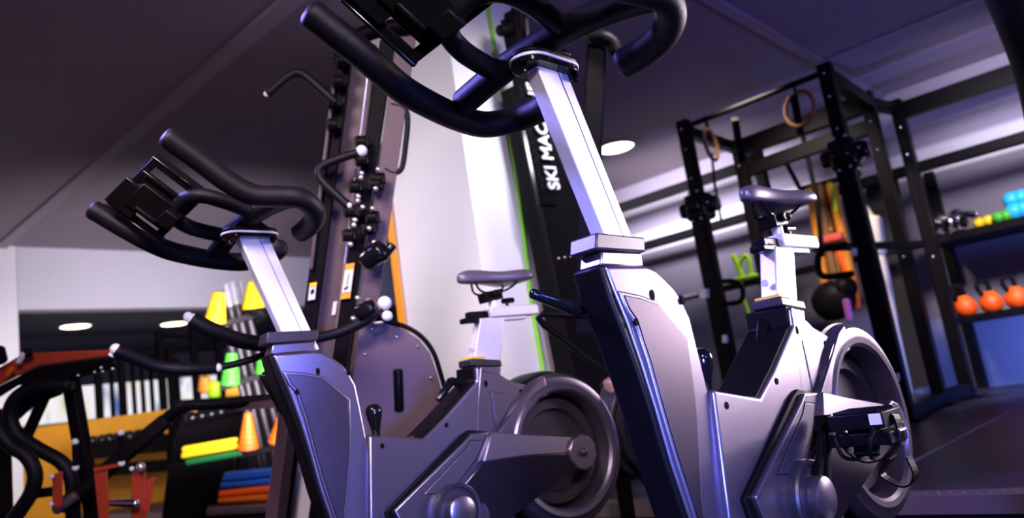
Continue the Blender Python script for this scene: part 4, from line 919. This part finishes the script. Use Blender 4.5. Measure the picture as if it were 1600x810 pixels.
part('beam_cap', rm, M['white'], lambda b: tube(b, [rz_(37, 553, -.06), rz_(29, 566, -.06)], mp(DR, 4.5), 10))
part('amber_cap', rm, M['orange'], lambda b: tube(b, [rz_(19, 576, -.06), rz_(11, 587, -.06)], mp(DR, 4), 10))
part('curved_arm', rm, M['foam'], lambda b: tube(b, catmull([rz_(108, 602), rz_(60, 604), rz_(26, 622), rz_(16, 648), rz_(26, 678), rz_(60, 702), rz_(95, 722), rz_(112, 750), rz_(114, 800), rz_(116, 860)], 6), mp(DR, 11), 16))
part('curved_arm', rm, M['foam'], lambda b: tube(b, catmull([rz_(-20, 640, -.1), rz_(-4, 668, -.1), rz_(14, 694, -.1), rz_(42, 714, -.1), rz_(55, 742, -.1), rz_(48, 772, -.1), rz_(26, 806, -.1), rz_(0, 850, -.1)], 6), mp(DR, 11), 16))
part('frame_post', rm, M['steel'], lambda b: beam(b, rz_(110, 590, .1), ext(rz_(110, 590, .1), rz_(142, 780, .1), .02), mp(DR, 20), .06), bev=.006)
part('cross_tube', rm, M['steel'], lambda b: (beam(b, rz_(20, 650, .1), rz_(75, 600, .1), .05, .05),), bev=.006)
part('back_tube', rm, M['steel'], lambda b: (tube(b, [rz_(38, 690, .1), rz_(70, 620, .1), rz_(92, 610, .1)], mp(DR, 9), 12),))
part('low_tube', rm, M['steel'], lambda b: beam(b, rz_(55, 772, .05), rz_(85, 768, .05), .04, .04))
part('frame_post', rm, M['steel'], lambda b: beam(b, rz_(4, 640, .15), ext(rz_(4, 640, .15), rz_(8, 780, .15), .02), .06, .06))
sd = part('slide_rail', rm, M['steel'], lambda b: beam(b, rz_(95, 795, -.15), rz_(262, 655, .0), mp(DR, 26), mp(DR, 22)), bev=.012)
part('rail_tip', sd, M['mauve'], lambda b: tube(b, [rz_(88, 797, -.17), rz_(118, 775, -.16)], mp(DR, 8), 12))
part('slide_rail', rm, M['steel'], lambda b: tube(b, catmull([rz_(230, 682, .02), rz_(265, 650, .02), rz_(292, 635, .02), rz_(330, 632, .05), rz_(450, 622, .2)], 6), mp(DR, 9), 12))
part('slide_cover', rm, M['mauve'], lambda b: hull_prism(b, [rz_(*q, .1) for q in ((348, 634), (450, 622), (450, 636), (352, 644))], [rz_(*q, .2) for q in ((348, 634), (450, 622), (450, 636), (352, 644))]))
part('red_rod', rm, M['red'], lambda b: cyl(b, rz_(150, 752, -.05), rz_(240, 662, .05), mp(DR, 3)))
for q in (((82, 742), (98, 736), (98, 792), (82, 796)), ((146, 733), (168, 728), (172, 830), (156, 830)), ((205, 738), (228, 730), (228, 830), (205, 830)), ((228, 752), (243, 745), (233, 800), (228, 810))):
    part('red_bracket', rm, M['red'], lambda b: hull_prism(b, [rz_(*k, -.2) for k in q], [rz_(*k, -.12) for k in q]), bev=.004)
for (u, v0, v1) in ((117, 691, 731), (189, 677, 724)):
    pn_ = part('hinge_pin', rm, M['steel'], lambda b: cyl(b, rz_(u, v0, -.22), rz_(u + 1, v1, -.22), mp(DR, 4)))
    part('pin_cap', pn_, M['white'], lambda b: ball(b, rz_(u, v0, -.22), mp(DR, 5))); part('pin_cap', pn_, M['white'], lambda b: ball(b, rz_(u + 1, v1, -.22), mp(DR, 5)))
for (u, v) in ((220, 730), (81, 745), (80, 788), (206, 733)):
    part('bolt', rm, M['white'] if u != 220 else M['bolt'], lambda b: ball(b, rz_(u, v, -.23), mp(DR, 7 if u == 220 else 3.5)))
part('weight_horn', rm, M['chrome'], lambda b: tube(b, [rz_(175, 786, -.22), rz_(214, 787, -.26)], mp(DR, 6), 12))
part('red_plate', rm, M['red'], lambda b: hull_prism(b, [rz_(*k, -.21) for k in ((146, 731), (188, 724), (189, 729), (147, 738))], [rz_(*k, -.14) for k in ((146, 731), (188, 724), (189, 729), (147, 738))]))
for i in range(5):
    part('guide_bolt', rm, M['bolt'], lambda b: ball(b, rz_((122, 148, 160, 176, 158)[i], (587, 582, 581, 577, 575)[i], -.03), mp(DR, 2.6), n=8))
part('floor_frame', rm, M['steel'], lambda b: box(b, (rm.location.x - .5, rm.location.y - .3, 0), (rm.location.x + .7, rm.location.y + .3, .06)))

# ------------------------------------------------------------------ dark curved bar at the top right corner
DK = 1.1
cb = T('padded_bar', 'dark curved padded bar crossing the top right corner', 'machine arm', Vector((PZ(1900, 700, .3).x, PZ(1900, 700, .3).y, 0)))
cb.location = P(1780, 500, DK); cb.location.z = 0
bar_pts = catmull([P(1500, -190, DK), P(1555, -70, DK), P(1596, 20, DK), P(1632, 120, DK), P(1660, 260, DK), P(1690, 420, DK)], 6)
part('padding', cb, M['steel'], lambda b: tube(b, bar_pts, mp(DK, 38), 24))
part('inner_tube', cb, M['steel'], lambda b: tube(b, [bar_pts[-1], P(1700, 520, DK), Vector((P(1700, 520, DK).x, P(1700, 520, DK).y, .03))], .02, 12))
part('floor_foot', cb, M['steel'], lambda b: beam(b, Vector((P(1700, 520, DK).x - .2, P(1700, 520, DK).y, .02)), Vector((P(1700, 520, DK).x + .2, P(1700, 520, DK).y, .02)), .3, .04))
